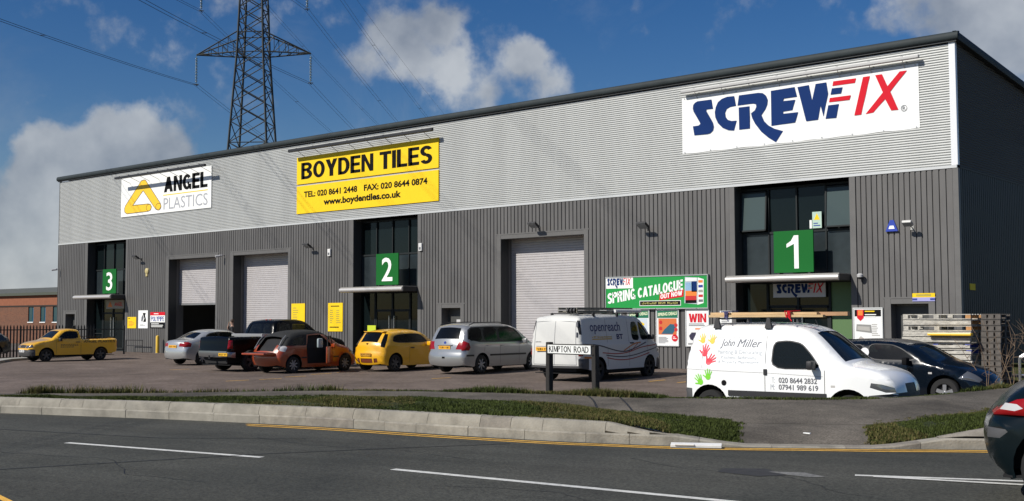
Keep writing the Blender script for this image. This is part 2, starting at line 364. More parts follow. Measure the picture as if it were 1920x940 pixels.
# verge, path, bank
def strip(t0, t1, v0, v1, nt_, nv, dz=0., jit=0.):
    m = MB(); rnd = random.Random(3)
    for i in range(nt_+1):
        for j in range(nv+1):
            p = verge_pt(t0+(t1-t0)*i/nt_, v0+(v1-v0)*j/nv); m.v.append((p[0], p[1], p[2]+dz+(rnd.uniform(-jit, jit) if 0 < j < nv else 0)))
    for i in range(nt_):
        for j in range(nv): k = i*(nv+1)+j; m.f.append((k, k+nv+1, k+nv+2, k+1))
    return m
TL = 11.0   # station where the left verge ends (dropped crossing); right verge starts at TR
TR = 12.9
strip(0, TL, 0, 1, 120, 6, 0, .015).build('verge', M_soil, kind='structure', smooth='full')
strip(TR, NS-1, 0, 1, 60, 6, 0, .015).build('verge', M_soil, kind='structure', smooth='full')
m = strip(0, NS-1, 1, 2, 200, 3, .002); q = strip(TL, TR, 0, 1, 30, 6, .0); m.add(q.v, q.f)
m.build('footpath', M_path, kind='structure', smooth='full')
strip(0, NS-1, 2, 3, 180, 8, 0, .02).build('bank', M_soil, kind='structure', smooth='full')
# kerb stones: lower course upright, upper course laid back
M_kerbs = [mat('kerb_stone_a', (.27,.25,.205), .88, var=.30, vs=2.2, bump=.4, bs=45, var2=(.36,.335,.28)), mat('kerb_stone_b', (.26,.24,.198), .85, var=.32, vs=4.5, bump=.4, bs=45),
           mat('kerb_stone_c', (.22,.20,.168), .88, var=.35, vs=3.5, bump=.4, bs=45)]
kerb = empty('kerb', (0, 0, 0), kind='structure')
# arc-length stations
tt = np.linspace(0, NS-1.01, 4000); kp = np.array([kerb_pt(t)[:2] for t in tt]); al = np.r_[0, np.cumsum(np.hypot(*np.diff(kp, axis=0).T))]
def t_at(s): return float(np.interp(s, al, tt))
s_ref = float(np.interp(3, tt, al)); s_end = float(np.interp(16.8, tt, al))
def stone(s0, s1, prof, name, matr):
    """prof(t) -> list of (off, z) front to back; sweeps it between arc lengths s0 and s1"""
    m = MB(); g = .0035; nseg = 3; n = None
    for i in range(nseg+1):
        t = t_at(s0+g+(s1-s0-2*g)*i/nseg); pr = prof(t); n = len(pr)
        for off, z in pr: p = kerb_pt(t, off, z); m.v.append(tuple(p))
    for i in range(nseg):
        for j in range(n-1): k = i*n+j; m.f.append((k, k+n, k+n+1, k+1))
    m.f.append(tuple(range(n))); m.f.append(tuple(range(nseg*n, nseg*n+n))[::-1])
    return m.build(name, matr, kerb, smooth=30)
rk = random.Random(11); s = s_ref-14; i = 0
while s < s_end:
    ln = .915 if rk.random() < .85 else .6
    jz = rk.uniform(-.004, .004); jo = rk.uniform(-.006, .006)
    def pl(t, jz=jz, jo=jo):
        h = min(lin1(KZ, t)-.0, .305)
        return [(jo, .12), (jo, h-.02+jz), (jo+.02, h+jz), (.2, h+.004), (.2, .12)]
    stone(s, s+ln, pl, 'kerb_stone', M_kerbs[rk.choice((0, 1, 1, 2))] if s > s_ref+6 else M_kerbs[rk.choice((0, 0, 1))]); s += ln; i += 1
s = s_ref-13.6
while s < s_end:
    ln = .915 if rk.random() < .8 else .5
    tm = t_at(s+ln/2)
    if lin1(KZ, t_at(s)) > .32 or lin1(KZ, t_at(s+ln)) > .32:
        jz = rk.uniform(-.004, .004)
        def pu(t, jz=jz):
            h = max(lin1(KZ, t), .312)
            if h < .32: return [(.1, .30), (.1, .307), (.12, .308), (.22, .308), (.22, .2)]
            return [(.035, .29), (.035, min(.33, h)), (.075, h-.015+jz if h > .35 else h-.002), (.10, h+jz), (.24, h+.003), (.24, .2)]
        stone(s, s+ln, pu, 'kerb_stone', M_kerbs[rk.choice((0, 0, 1))] if s < s_ref+7 else M_kerbs[rk.choice((0, 1, 2))])
    s += ln
# far-left kerb round the yard
m = MB()
for a, b in (((-35.5, -13.2), (-40.2, -9.6)), ((-40.2, -9.6), (-44.2, -3.3)), ((-44.2, -3.3), (-47.5, -.25))):
    d = Vector((b[0]-a[0], b[1]-a[1], 0)); l_ = d.length; a_ = math.atan2(d.y, d.x)
    m.box(0, l_, 0, .9, -.15, 0, Matrix.Translation((a[0], a[1], .01)) @ Matrix.Rotation(a_, 4, 'Z'))
m.build('pavement', mat('pavement_concrete', (.33, .32, .28), .9, var=.15, vs=2), kind='structure')
# ------------------------------------------------------------------ painted markings, seams and a cable shadow
M_line = mat('road_paint_white', (.62, .62, .58), .7, var=.25, vs=14, bump=.3, bs=80)
M_yline = mat('road_paint_yellow', (.78, .44, .07), .7, var=.25, vs=12, bump=.3, bs=80)
M_tar_or_shadow = mat('seam_or_cable_shadow', (.014, .014, .014), .6)  # tar colour, also used for the painted cable shadow
def ribbon(pts, w, z, name, material, taper=None):
    m = MB(); n = len(pts)
    for i, p in enumerate(pts):
        a = Vector(pts[max(i-1, 0)][:2]); b = Vector(pts[min(i+1, n-1)][:2]); d = (b-a).normalized(); nn = Vector((-d.y, d.x))
        ww = w if not taper else w*(taper[0]+(taper[1]-taper[0])*i/(n-1))
        zz = z if len(p) < 3 else p[2]+z
        for s_ in (-1, 1): q = Vector(p[:2])+nn*ww/2*s_; m.v.append((q.x, q.y, zz))
    for i in range(n-1): m.f.append((2*i, 2*i+2, 2*i+3, 2*i+1))
    return m.build(name, material, kind='structure')
def seg(a, b, n=8): return [(a[0]+(b[0]-a[0])*i/n, a[1]+(b[1]-a[1])*i/n) for i in range(n+1)]
ribbon(seg((-2.62,-27.23), (.74,-26.585)), .11, .174, 'road_marking', M_line)
ribbon(seg((2.74,-26.345), (6.9,-25.94)), .11, .174, 'road_marking', M_line)
ribbon(seg((6.85,-23.63), (9.6,-22.45)), .10, .174, 'road_marking', M_line)
ribbon(seg((7.05,-23.62), (9.3,-23.05)), .10, .178, 'road_marking', M_line)
ribbon([tuple(kerb_pt(t, -.14-.06*ss((14-t)/8))[:2]) for t in np.arange(5.6, 19, .2)], .07, .174, 'yellow_line', M_yline)
ribbon([tuple(kerb_pt(t, -.30-.10*ss((12-t)/8))[:2]) for t in np.arange(5.65, 19, .2)], .07, .174, 'yellow_line', M_yline)
ribbon([(1.85,-30.14),(1.5,-30.06),(.9,-29.93),(-1,-29.6),(-6,-28.9)], .07, .174, 'yellow_line', M_yline)
ribbon([(-3.2,-31.5),(-.63,-29.09),(.46,-26.39),(1.3,-24.9),(2.09,-23.6)], .03, .175, 'seam_or_cable_shadow', M_tar_or_shadow)  # cast shadow of an overhead cable, painted as a thin dark ribbon
for pts_ in ([(4.2,-23.9),(5.2,-24.3),(6.4,-24.2),(7.3,-24.9),(8.6,-25.1)], [(-3.5,-27.9),(-2.2,-28.3),(-.6,-27.8),(.8,-28.4),(2.2,-28.2)], [(-1.2,-25.2),(.2,-25.35),(1.5,-25.0),(3.1,-25.2)], [(3.9,-26.9),(5.1,-26.5),(5.9,-26.8),(7.2,-26.3)]):
    rj = random.Random(len(pts_)+int(pts_[0][0]*3)); q_ = []
    for a_, b_ in zip(pts_, pts_[1:]):
        for k_ in range(7): q_.append((a_[0]+(b_[0]-a_[0])*k_/7+rj.uniform(-.03, .03), a_[1]+(b_[1]-a_[1])*k_/7+rj.uniform(-.035, .035)))
    ribbon(q_, .009, .1735, 'road_crack', M_tar_or_shadow)
ribbon([(-7,-27.4),(-2.16,-26.1),(-.5,-24.9)], .025, .1755, 'seam_or_cable_shadow', M_tar_or_shadow)
m = MB(); m.poly([(6.02,-23.95,.1745),(6.35,-23.78,.1745),(6.68,-23.95,.1745),(6.55,-24.08,.1745),(6.3,-24.05,.1745)]); m.build('road_patch', mat('worn_patch', (.16,.16,.15), .8, var=.5, vs=20), kind='structure')
m = MB(); m.poly([(5.5,-24.0,.1742),(5.9,-23.75,.1742),(6.3,-24.1,.1742),(6.1,-24.35,.1742),(5.6,-24.3,.1742)]); m.build('road_patch', mat('tar_patch', (.03,.03,.03), .8, var=.2, vs=9), kind='structure')
for tseam in (8.9, 9.5):
    ribbon([tuple(verge_pt(tseam-.35*k, 1+k)+np.array((0, 0, 0))) for k in np.linspace(.02, .98, 7)], .035, .006, 'seam_or_cable_shadow', M_tar_or_shadow)
for x, y in [(-26.08,-9.83),(-17.7,-13.3),(-17.6,-12.1),(-18.2,-10.6),(-18.9,-8.91),(-19.25,-7.45),(-13.6,-8.4),(-8.2,-5.6),(-7.2,-5.6),(-6.2,-5.6)]:
    ribbon([(x-.02, y-.55, yard_z(x, y-.5)), (x+.02, y+.3, yard_z(x, y+.3))], .09, .008, 'bay_marking', M_yline)
# ------------------------------------------------------------------ grass
def grass(name, regions, seed, cols):
    rg = np.random.default_rng(seed); V = []; F = []; k = 0; MI = []
    for (t0, t1, v0, v1, n, h0, h1, dens) in regions:
        for _ in range(n):
            t = rg.uniform(t0, t1); v = rg.uniform(v0, v1)
            if dens and rg.random() > dens(t, v): continue
            p = verge_pt(t, v); h = rg.uniform(h0, h1)*(.6+.8*(.5+.5*math.sin(p[0]*2.1+math.sin(p[1]*3.3)*1.5)))
            ci = int(rg.integers(0, 3)) if math.sin(p[0]*1.3+2*math.sin(p[1]*.9)) < .15 else int(rg.choice([1, 3, 4, 4]))
            for b in range(4):
                a = rg.uniform(0, 2*PI); r = rg.uniform(0, .035); bx = p[0]+r*math.cos(a*3); by = p[1]+r*math.sin(a*3)
                w = rg.uniform(.006, .012); ln = rg.uniform(.3, 1.0)*h; hh = h*rg.uniform(.6, 1)
                V += [(bx-w*math.sin(a), by+w*math.cos(a), p[2]-.01), (bx+w*math.sin(a), by-w*math.cos(a), p[2]-.01), (bx+ln*.7*math.cos(a), by+ln*.7*math.sin(a), p[2]+hh)]
                F.append((k, k+1, k+2)); MI.append(ci); k += 3
    me = bpy.data.meshes.new(name); me.from_pydata(V, [], F)
    for c in cols: me.materials.append(c)
    me.polygons.foreach_set('material_index', MI)
    o = bpy.data.objects.new(name, me); COL.objects.link(o); return props(o, kind='stuff')
GC = [mat('grass_dark', (.032,.044,.010), .8, spec=.2), mat('grass_mid', (.048,.065,.014), .8, spec=.2), mat('grass_fresh', (.068,.090,.018), .8, spec=.2), mat('grass_dry', (.15,.125,.05), .9, spec=.2), mat('grass_olive', (.085,.085,.025), .9, spec=.2)]
dryd = lambda t, v: 1 if t < 9 else .72+.28*math.sin(t*9+v*7)
g = grass('grass', [(2.4, 6, -.01, 1.0, 15000, .015, .04, None), (6, TL-.1, -.01, 1.0, 28000, .015, .05, dryd), (TL-.12, TL+.10, 0, .97, 700, .01, .04, lambda t, v: (TL+.08-t)/.2+.25*math.sin(v*23)), (6, TL-.1, .96, 1.07, 2600, .01, .03, lambda t, v: .5+.5*math.sin(t*31)*math.sin(t*13)), (TR-.08, TR+.12, .0, .97, 700, .01, .04, lambda t, v: (t-TR+.06)/.2+.25*math.sin(v*19)), (TR+.1, 17.6, .0, .99, 12000, .015, .05, None), (TR, 17, .97, 1.1, 1200, .01, .03, lambda t, v: .5+.5*math.sin(t*27))], 5, GC)
props(g, 'short mown grass on the verge behind the kerb either side of the path crossing', 'grass')
def tuft(t, v):
    return .25+.75*max(0, math.sin(t*5.3)*math.sin(t*2.1+1)) if v > 1.95 else .05
g = grass('weeds', [(3.2, 6.1, 1.96, 2.35, 3600, .05, .16, tuft), (6.1, 7.0, 1.98, 2.2, 500, .03, .07, None), (6.9, 9.9, 1.93, 2.4, 5200, .05, .13, None), (9.9, 13, 1.96, 2.3, 3600, .02, .045, None), (13, 14.6, 1.98, 2.2, 900, .01, .025, None), (14.6, 18.5, 1.97, 2.5, 4200, .05, .14, None)], 9, GC)
props(g, 'ragged long grass and weeds along the back edge of the footpath', 'weeds')

# ================================================================== WAREHOUSE
wh = empty('warehouse', (-27, 0, 0), 0, 'long grey metal clad trade warehouse with silver upper band and three numbered units', 'building')
class B(MB):
    def build(s, name, material, parent=wh, smooth=False, **k):
        if parent is wh: s.v = [(v[0]+27, v[1], v[2]) for v in s.v]
        return MB.build(s, name, material, parent, smooth, **k)
H0, HS, HT = -.3, 6.37, 10.3
openings = [(-53.1,-52.0,2.16),(-50.67,-46.5,6.3),(-42.2,-37.9,5.07),(-36.42,-32.02,5.07),(-27.32,-23.15,6.3),(-21.72,-20.62,2.27),(-18.38,-14.15,5.05),(-7.64,-3.45,6.3),(-2.16,-.97,2.24)]
def ribs(x0, x1, z0, z1, pitch=.187):
    m = B(); n = max(1, round((x1-x0)/pitch)); p = (x1-x0)/n
    xs = []
    for i in range(n):
        a = x0+i*p; xs += [(a, 0), (a+.024, 0), (a+.034, -.04), (a+p-.010, -.04)]
    xs.append((x1, 0))
    for x, y in xs: m.v += [(x, y, z0), (x, y, z1)]
    m.f = [(2*i, 2*i+2, 2*i+3, 2*i+1) for i in range(len(xs)-1)]
    return m
prev = -54.09
for x0, x1, zt in openings+[(0, 0, 0)]:
    a, b = prev+(.0 if prev == -54.09 else .2), x0-(.2 if x0 else .14)
    if b > a: ribs(a, b, H0, HS).build('wall_cladding', M_clad)
    if x0 == 0: break
    if zt < 6: ribs(x0-.2, x1+.2, zt+.2, HS).build('wall_cladding', M_clad)
    # flashings round the opening
    B().box(x0-.2, x0, -.048, .45, H0, HS if zt > 6 else zt+.16).build('jamb_flashing', M_flash)
    B().box(x1, x1+.2, -.048, .45, H0, HS if zt > 6 else zt+.16).build('jamb_flashing', M_flash)
    if zt > 4:
        for xa, xb in ((x0+.0005, x0+.012), (x1-.012, x1-.0005)): B().box(xa, xb, -.02, .449, -.1, min(zt, 6.3)-.002).build('jamb_shade_sheet', mat('jamb_shade', (.045, .047, .047), .6, spec=.2))  # thin dark sheets added to paint shade on the inner jambs
    if zt < 6:
        m = B(); m.box(x0-.26, x1+.26, -.05, .448, zt+.162, zt+.21) ; m.box(x0+.002, x1-.002, -.04, .446, zt, zt+.16); m.build('lintel_flashing', M_flash)
    prev = x1
B().box(-.14, .03, -.05, .14, H0, HS).build('corner_flashing', M_flash)
B().box(-54.12, -54.09, -.05, .1, H0, HT).build('corner_flashing', M_flash)
# upper horizontal sinusoidal sheet
m = B(); P_ = .0785; n = int((HT-.1-(HS+.09))/P_)
prof = []
for i in range(n+1):
    for fr, yy in ((0, -.012), (.14, -.012), (.26, -.040), (.50, -.043), (.86, -.040)): prof.append((yy, HS+.09+(i+fr)*P_))
nx = 27
for y, z in prof:
    for j in range(nx+1): m.v.append((-54.08+(54.08-.16)*j/nx, y, z))
for i in range(len(prof)-1):
    for j in range(nx): k = i*(nx+1)+j; m.f.append((k, k+1, k+nx+2, k+nx+1))
m.build('upper_cladding', M_silver)
B().box(-54.1, -.0, -.06, .0, HS, HS+.088).build('drip_flashing', mat('pale_flashing', (.6,.61,.6), .35, .2))
B().box(-.16, .032, -.055, .1, HS+.09, HT).build('corner_trim', mat('white_trim', (.78,.79,.8), .3, .1))
# side wall (x = 0, recedes from the camera)
def zr(y): return 10.56-.0745*max(0, y+.3)
DY = 34.
m = B(); n = int(DY/.19)
for i in range(n):
    a = .14+i*.19
    for dy, x in ((0, 0), (.02, 0), (.035, .035), (.175, .035)): m.v += [(x, a+dy, H0), (x, a+dy, HS)]
m.f = [(2*i, 2*i+2, 2*i+3, 2*i+1) for i in range(4*n-1)]
m.build('side_cladding_shade', M_cladside_shade)
m = B(); yend = .14+n*.19
rows = []
z = HS+.05
while z < 10.4: rows.append(z); z += P_
for i, z0 in enumerate(rows):
    for k in range(4):
        z = z0+k*P_/4; x = .012-.014*math.cos(2*PI*k/4)
        ye = yend if z < zr(yend)-.2 else min(yend, (10.56-.2-z)/.0745-.3)
        m.v += [(x, .14, z), (x, max(.15, ye), z)]
m.f = [(2*i, 2*i+1, 2*i+3, 2*i+2) for i in range(len(m.v)//2-1)]
m.build('upper_side_cladding', M_clads2_shade, smooth='full')
B().box(0, .05, .1, yend, HS-.0, HS+.05).build('side_flashing', M_cladside_shade)
# back, left and inside walls, roof
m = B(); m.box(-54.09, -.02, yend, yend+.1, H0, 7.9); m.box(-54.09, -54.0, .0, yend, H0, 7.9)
m.build('rear_wall', M_cladside_shade)
m = B(); y0, y1 = -.14, yend+.3
m.v = [(-54.2, y0, 10.53), (.14, y0, 10.53), (.14, y1, zr(y1)), (-54.2, y1, zr(y1)), (-54.2, y0, 10.44), (.14, y0, 10.44), (.14, y1, zr(y1)-.1), (-54.2, y1, zr(y1)-.1)]
m.f = [(0, 1, 2, 3), (4, 7, 6, 5), (0, 4, 5, 1), (1, 5, 6, 2), (2, 6, 7, 3), (3, 7, 4, 0)]; m.build('roof', M_fascia)
# rounded eaves fascia, front and verge
fp = [(-.10, 10.30), (-.16, 10.31), (-.19, 10.36), (-.195, 10.44), (-.175, 10.52), (-.12, 10.56), (-.0, 10.57)]
m = B()
for x in (-54.25, .17):
    for y, z in fp: m.v.append((x, y, z))
k = len(fp); m.f = [(i, i+1, k+i+1, k+i) for i in range(k-1)]+[tuple(range(k)), tuple(range(k, 2*k))[::-1]]
m.build('fascia', M_fascia, smooth=50)
m = B()
for y in (-.17, y1):
    for x, z in ((.10, -.27), (.17, -.25), (.195, -.12), (.17, -.02), (.12, .012), (.0, .015)): m.v.append((x, y, zr(y)+z))
m.f = [(i, i+1, 6+i+1, 6+i) for i in range(5)]; m.build('verge_fascia', M_fascia, smooth=50)
m = B(); m.box(-54.2, .10, -.12, -.04, 10.255, 10.299); m.build('soffit', mat('soffit_dark', (.03, .033, .035), .6))
m = B(); m.v = [(.0, -.1, 10.27), (.13, -.1, 10.27), (.13, y1, zr(y1)-.28), (.0, y1, zr(y1)-.28)]; m.f = [(0, 1, 2, 3)]; m.build('verge_soffit', _M['soffit_dark'])
# floor inside
B().box(-54, -.05, .46, yend, -.2, .0).build('floor', M_conc)

def unit_front(x0, x1, kind):
    y = .45; w = x1-x0; m = B(); cw = w/4; fw = .05
    # frame
    m.box(x0, x1, y, y+.12, 6.22, 6.3); m.box(x0, x1, y-.01, y+.12, 4.69, 4.76); m.box(x0, x1, y-.01, y+.12, 2.98, 3.12); m.box(x0, x1, y, y+.12, -.1, .08)
    for i in range(5): 
        xc = x0+cw*i; a = max(x0, xc-fw/2); b = min(x1, xc+fw/2)
        m.box(a, b, y-.02, y+.118, 3.12, 6.3)
    for f in (0, .23, .5, .77, 1): xc = x0+w*f; m.box(max(x0, xc-.04), min(x1, xc+.04), y-.02, y+.118, .08, 2.98)
    if kind == 1: pass
    m.build('window_frame', M_gframe)
    for i in range(4):
        a, b = x0+cw*i+fw/2, x0+cw*(i+1)-fw/2
        op = (kind == 1 and i in (0, 3))
        if op:  # top-hung sash pushed open at the bottom
            s = B(); t = .10
            zt, zb = 6.18, 4.8
            def q(x, z, off=0): return (x, y-.03-(zt-z)/(zt-zb)*t-off, z)
            for (xa, xb, za, zb_) in ((a, b, zt-.05, zt), (a, b, zb, zb+.05), (a, a+.05, zb, zt), (b-.05, b, zb, zt)):
                s.add([q(xa, za), q(xb, za), q(xb, zb_), q(xa, zb_), q(xa, za, .05), q(xb, za, .05), q(xb, zb_, .05), q(xa, zb_, .05)], [(0, 1, 2, 3), (4, 7, 6, 5), (0, 4, 5, 1), (1, 5, 6, 2), (2, 6, 7, 3), (3, 7, 4, 0)])
            f = s.build('opening_window', M_gframe)
            s = B(); s.add([q(a+.05, zb+.05, .02), q(b-.05, zb+.05, .02), q(b-.05, zt-.05, .02), q(a+.05, zt-.05, .02)], [(0, 1, 2, 3)])
            g_ = s.build('pane', glassmat('sky_sheen_glass', (.06, .085, .085), .0, .25), f); g_.location = (27, 0, 0); f.location = (0, 0, 0)  # bright sky reflection put into the pane as a lighter tint
            g_.location = (0, 0, 0); g_.data.transform(Matrix.Translation((27, 0, 0)))
        else:
            B().box(a, b, y+.05, y+.06, 4.76, 6.22).build('pane', M_glass)
        B().box(a, b, y+.03, y+.05, 3.12, 4.69).build('spandrel_panel', M_panel)
    # blinds / ceiling void behind
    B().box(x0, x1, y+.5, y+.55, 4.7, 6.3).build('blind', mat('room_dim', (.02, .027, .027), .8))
    # ground floor
    for i, (fa, fb) in enumerate(((0, .23), (.23, .5), (.5, .77), (.77, 1))):
        a, b = x0+w*fa+.04, x0+w*fb-.04
        if kind == 1 and i == 3:
            B().box(a, b, y+.04, y+.05, 1.12, 2.98).build('film_panel', mat('green_film', (.09, .17, .065), .5))
            B().box(a, b, y+.04, y+.05, .08, 1.02).build('film_panel', _M['green_film']); B().box(a, b, y, y+.08, 1.02, 1.12).build('transom', M_gframe)
            continue
        if i in (1, 2):
            s = B()
            for (xa, xb, za, zb) in ((a, a+.06, .08, 2.2), (b-.06, b, .08, 2.2), (a, b, 2.14, 2.24), (a, b, .08, .2)): s.box(xa, xb, y+.0, y+.06, za, zb)
            d = s.build('door', M_gframe)
            hx = b-.12 if i == 1 else a+.12
            hm = B(); hm.tube((hx+27, y-.06, .85), (hx+27, y-.06, 1.95), .018); hm.tube((hx+27, y-.06, .87), (hx+27, y+.03, .87), .014); hm.tube((hx+27, y-.06, 1.93), (hx+27, y+.03, 1.93), .014)
            MB.build(hm, 'handle', mat('bright_steel', (.7,.7,.7), .25, .9), d)
            MB().box(a+.06+27, b-.06+27, y+.03, y+.04, .2, 2.14).build('pane', M_glass, d)
            B().box(a, b, y+.03, y+.04, 2.24, 2.98).build('pane', M_glass)
        else:
            B().box(a, b, y+.03, y+.04, .08, 2.98).build('pane', M_glass)
            B().box(a, b, y-.015, y+.1, .98, 1.03).build('transom', M_gframe)
    # dark lobby behind
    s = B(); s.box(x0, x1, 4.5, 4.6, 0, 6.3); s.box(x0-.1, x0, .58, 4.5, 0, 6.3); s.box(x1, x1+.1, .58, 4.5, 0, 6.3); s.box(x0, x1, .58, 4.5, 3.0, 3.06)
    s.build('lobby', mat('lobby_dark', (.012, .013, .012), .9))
    # canopy with rounded nose
    ca, cb = x0+.14, x1-.01
    s = B(); yf = -.92
    pr = [(yf, 3.20), (yf-.06, 3.185), (yf-.095, 3.14), (yf-.1, 3.09), (yf-.075, 3.03), (yf, 3.0)]
    for x in (ca, cb):
        for yy, z in pr: s.v.append((x, yy, z))
    k = len(pr); s.f = [(i, k+i, k+i+1, i+1) for i in range(k-1)]+[tuple(range(k))[::-1], tuple(range(k, 2*k))]
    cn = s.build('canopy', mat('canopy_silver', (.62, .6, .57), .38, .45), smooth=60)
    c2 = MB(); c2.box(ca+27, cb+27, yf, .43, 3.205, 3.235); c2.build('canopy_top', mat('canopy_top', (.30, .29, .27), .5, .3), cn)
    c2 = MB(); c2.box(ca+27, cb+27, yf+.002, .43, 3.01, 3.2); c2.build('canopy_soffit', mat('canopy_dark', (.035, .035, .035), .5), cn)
    return cn
unit_front(-50.67, -46.5, 3); unit_front(-27.32, -23.15, 2); unit_front(-7.64, -3.45, 1)
def shutter(x0, x1, zb, zt=5.0):
    m = B(); y = .66; z = zb; p = .1
    pr = []
    while z < zt: pr += [(y, z), (y-.018, z+.012), (y-.022, z+p*.5), (y-.018, z+p-.012), (y, z+p-.004)]; z += p
    for yy, z in pr: m.v += [(x0, yy, z), (x1, yy, z)]
    m.f = [(2*i, 2*i+1, 2*i+3, 2*i+2) for i in range(len(pr)-1)]
    s = m.build('roller_shutter', M_shut, smooth=30)
    MB().box(x0+27, x1+27, y-.04, y+.03, zb-.09, zb-.002).build('bottom_rail', mat('shutter_rail', (.3,.3,.3), .4, .4), s)
for (x0, x1, zb) in ((-42.2, -37.9, 2.68), (-36.42, -32.02, .1), (-18.38, -14.15, .1)):
    shutter(x0, x1, zb)
    B().box(x0-.02, x0, .45, .9, 0, 5.07).build('shutter_guide', M_flash); B().box(x1, x1+.02, .45, .9, 0, 5.07).build('shutter_guide', M_flash)
# open bay interior
m = B(); m.box(-43.5, -36.8, 9, 9.1, 0, 6); m.box(-43.6, -43.5, .7, 9, 0, 6); m.box(-36.8, -36.7, .7, 9, 0, 6); m.build('bay_inner_wall', mat('bay_dark', (.04,.04,.04), .9))
for (x0, x1, zt) in ((-53.1, -52.0, 2.16), (-21.72, -20.62, 2.27), (-2.16, -.97, 2.24)):
    d = B().box(x0, x1, .38, .43, -.1, zt).build('steel_door', mat('door_grey', (.07,.072,.07), .5, .2))
    MB().tube((x0+.15+27, .36, 1.0), (x0+.15+27, .30, 1.0), .02).build('handle', M_steel, d)
    MB().box(x0+.02+27, x1-.02+27, .36, .378, zt-.06, zt-.01).build('door_frame', M_flash, d)
# ================================================================== SIGNS ON THE FRONT
def board(name, x0, x1, z0, z1, y0, y1, material, label, cat='sign', group=None, bev=.01):
    """a sign board: Empty at its foot > panel; children are laid out in board coordinates (0..w, 0..h)"""
    e = empty(name, (x0, 0, z0), 0, label, cat, group)
    m = MB(); m.box(0, x1-x0, y0, y1, 0, z1-z0); m.build('panel', material, e)
    return e, x1-x0, z1-z0
LOGO = {'S':[(.059,.305),(.052,.469),(.079,.47),(.088,.494),(.085,.528),(.057,.726),(.053,.787),(.055,.845),(.063,.881),(.075,.903),(.142,.9),(.149,.731),(.119,.733),(.117,.709),(.147,.492),(.152,.412),(.148,.349),(.134,.307),(.12,.299)],
'C':[(.247,.902),(.255,.727),(.228,.72),(.213,.692),(.205,.631),(.207,.559),(.217,.503),(.234,.475),(.257,.471),(.245,.301),(.22,.318),(.193,.373),(.171,.467),(.159,.577),(.157,.668),(.162,.757),(.172,.835),(.19,.884),(.215,.907)],
'Rs':[(.267,.692),(.316,.689),(.316,.306),(.268,.306)],
'R':[(.262,.728),(.269,.901),(.355,.898),(.375,.882),(.389,.833),(.397,.753),(.395,.673),(.387,.602),(.368,.51),(.379,.404),(.398,.32),(.424,.252),(.461,.195),(.429,.022),(.397,.114),(.366,.229),(.34,.373),(.327,.48),(.322,.562),(.339,.607),(.346,.661),(.345,.706),(.335,.723),(.322,.727)],
'E':[(.411,.9),(.513,.907),(.522,.741),(.467,.74),(.462,.699),(.515,.693),(.502,.527),(.463,.521),(.463,.485),(.526,.481),(.512,.315),(.411,.304)],
'W':[(.525,.899),(.573,.906),(.585,.642),(.601,.908),(.645,.909),(.651,.722),(.631,.353),(.62,.532),(.608,.313),(.559,.313)],
'f1':[(.667,.797),(.71,.791),(.703,.695),(.661,.698)],'f2':[(.651,.528),(.694,.527),(.682,.309),(.639,.313)],
'r1':[(.673,.909),(.764,.906),(.759,.832),(.669,.835)],'r2':[(.658,.645),(.742,.645),(.736,.573),(.654,.577)],
'I':[(.791,.908),(.818,.909),(.781,.311),(.754,.311)],
'X':[(.838,.91),(.864,.911),(.884,.709),(.931,.914),(.958,.913),(.894,.618),(.923,.316),(.896,.318),(.874,.51),(.828,.319),(.798,.311),(.866,.62)]}
def logo(parent, x0, z0, w, h, y, c1=None, c2=None):
    a = MB(); b = MB()
    for k, P in LOGO.items():
        (b if k in ('r1', 'r2', 'I', 'X') else a).poly([(x0+u*w, y, z0+v*h) for u, v in P])
    a.build('blue_lettering', c1 or M_sfblue, parent); b.build('red_lettering', c2 or M_sfred, parent)
def ribshadow_rail(name, x0, x1, z, n, material, label, ysn=-.6, zt=None, up=False):
    e = empty(name, (x0, 0, z), 0, label, 'sign light', 'trough lights over the big signs')
    w = x1-x0; m = MB(); m.bevbox(0, w, ysn-.07, ysn+.06, -.075 if ysn < -.4 else -.05, .06, .02); m.build('light_trough', material, e)
    for i in range(n):
        x = w*(i+.5)/n; m = MB(); m.tube((x, ysn, -.03), (x, -.02, -.30), .011, 6); m.box(x-.03, x+.03, ysn-.06, ysn+.06, .058, .075); m.build('bracket_arm', material, e)
    return e
# --- Screwfix banner (a vinyl sheet, very slightly rippled)
e = empty('banner', (-9.7, 0, 7.72), 0, 'large white vinyl banner with blue and red lettering high above unit 1', 'banner')
m = MB(); nx, nz = 60, 14; w, h = 8.6, 2.03
for i in range(nx+1):
    for j in range(nz+1):
        u, v = i/nx, j/nz; s_ = math.sin(PI*u)*.3+.7
        m.v.append((w*u, -.052-.006*math.sin(u*31+v*3)*(1-v)*s_-.004*math.sin(v*17+u*9), h*v-(.02*math.sin(PI*u*7)**2*(1-v))))
m.f = [(i*(nz+1)+j, (i+1)*(nz+1)+j, (i+1)*(nz+1)+j+1, i*(nz+1)+j+1) for i in range(nx) for j in range(nz)]
m.build('sheet', M_vinyl, e, smooth='full')
logo(e, 0, 0, w, h, -.067)
m = MB(); q = 20
m.f = []
for i in range(q):
    a = 2*PI*i/q; m.v += [(w*.944+.10*math.cos(a), -.067, h*.33+.10*math.sin(a)), (w*.944+.085*math.cos(a), -.067, h*.33+.085*math.sin(a))]
m.f = [(2*i, 2*((i+1) % q), 2*((i+1) % q)+1, 2*i+1) for i in range(q)]
m.build('registered_mark', M_greytext, e)
text_face('R', w*.944-.045, w*.944+.045, h*.33-.055, h*.33+.055, -.067, M_greytext, e)
for i in range(9):
    for zz in (.03, h-.04): MB().lathe([(.012, -.004), (.022, -.004), (.022, .004), (.012, .004)], 'y', (w*(i+.1)/8.2, -.066, zz), 8).build('eyelet', M_steel, e)
ribshadow_rail('sign_light', -9.6, -1.0, 9.92, 8, mat('rail_silver', (.42,.42,.41), .5, .2), 'silver trough light on eight short arms above the white banner of unit 1', ysn=-.25)
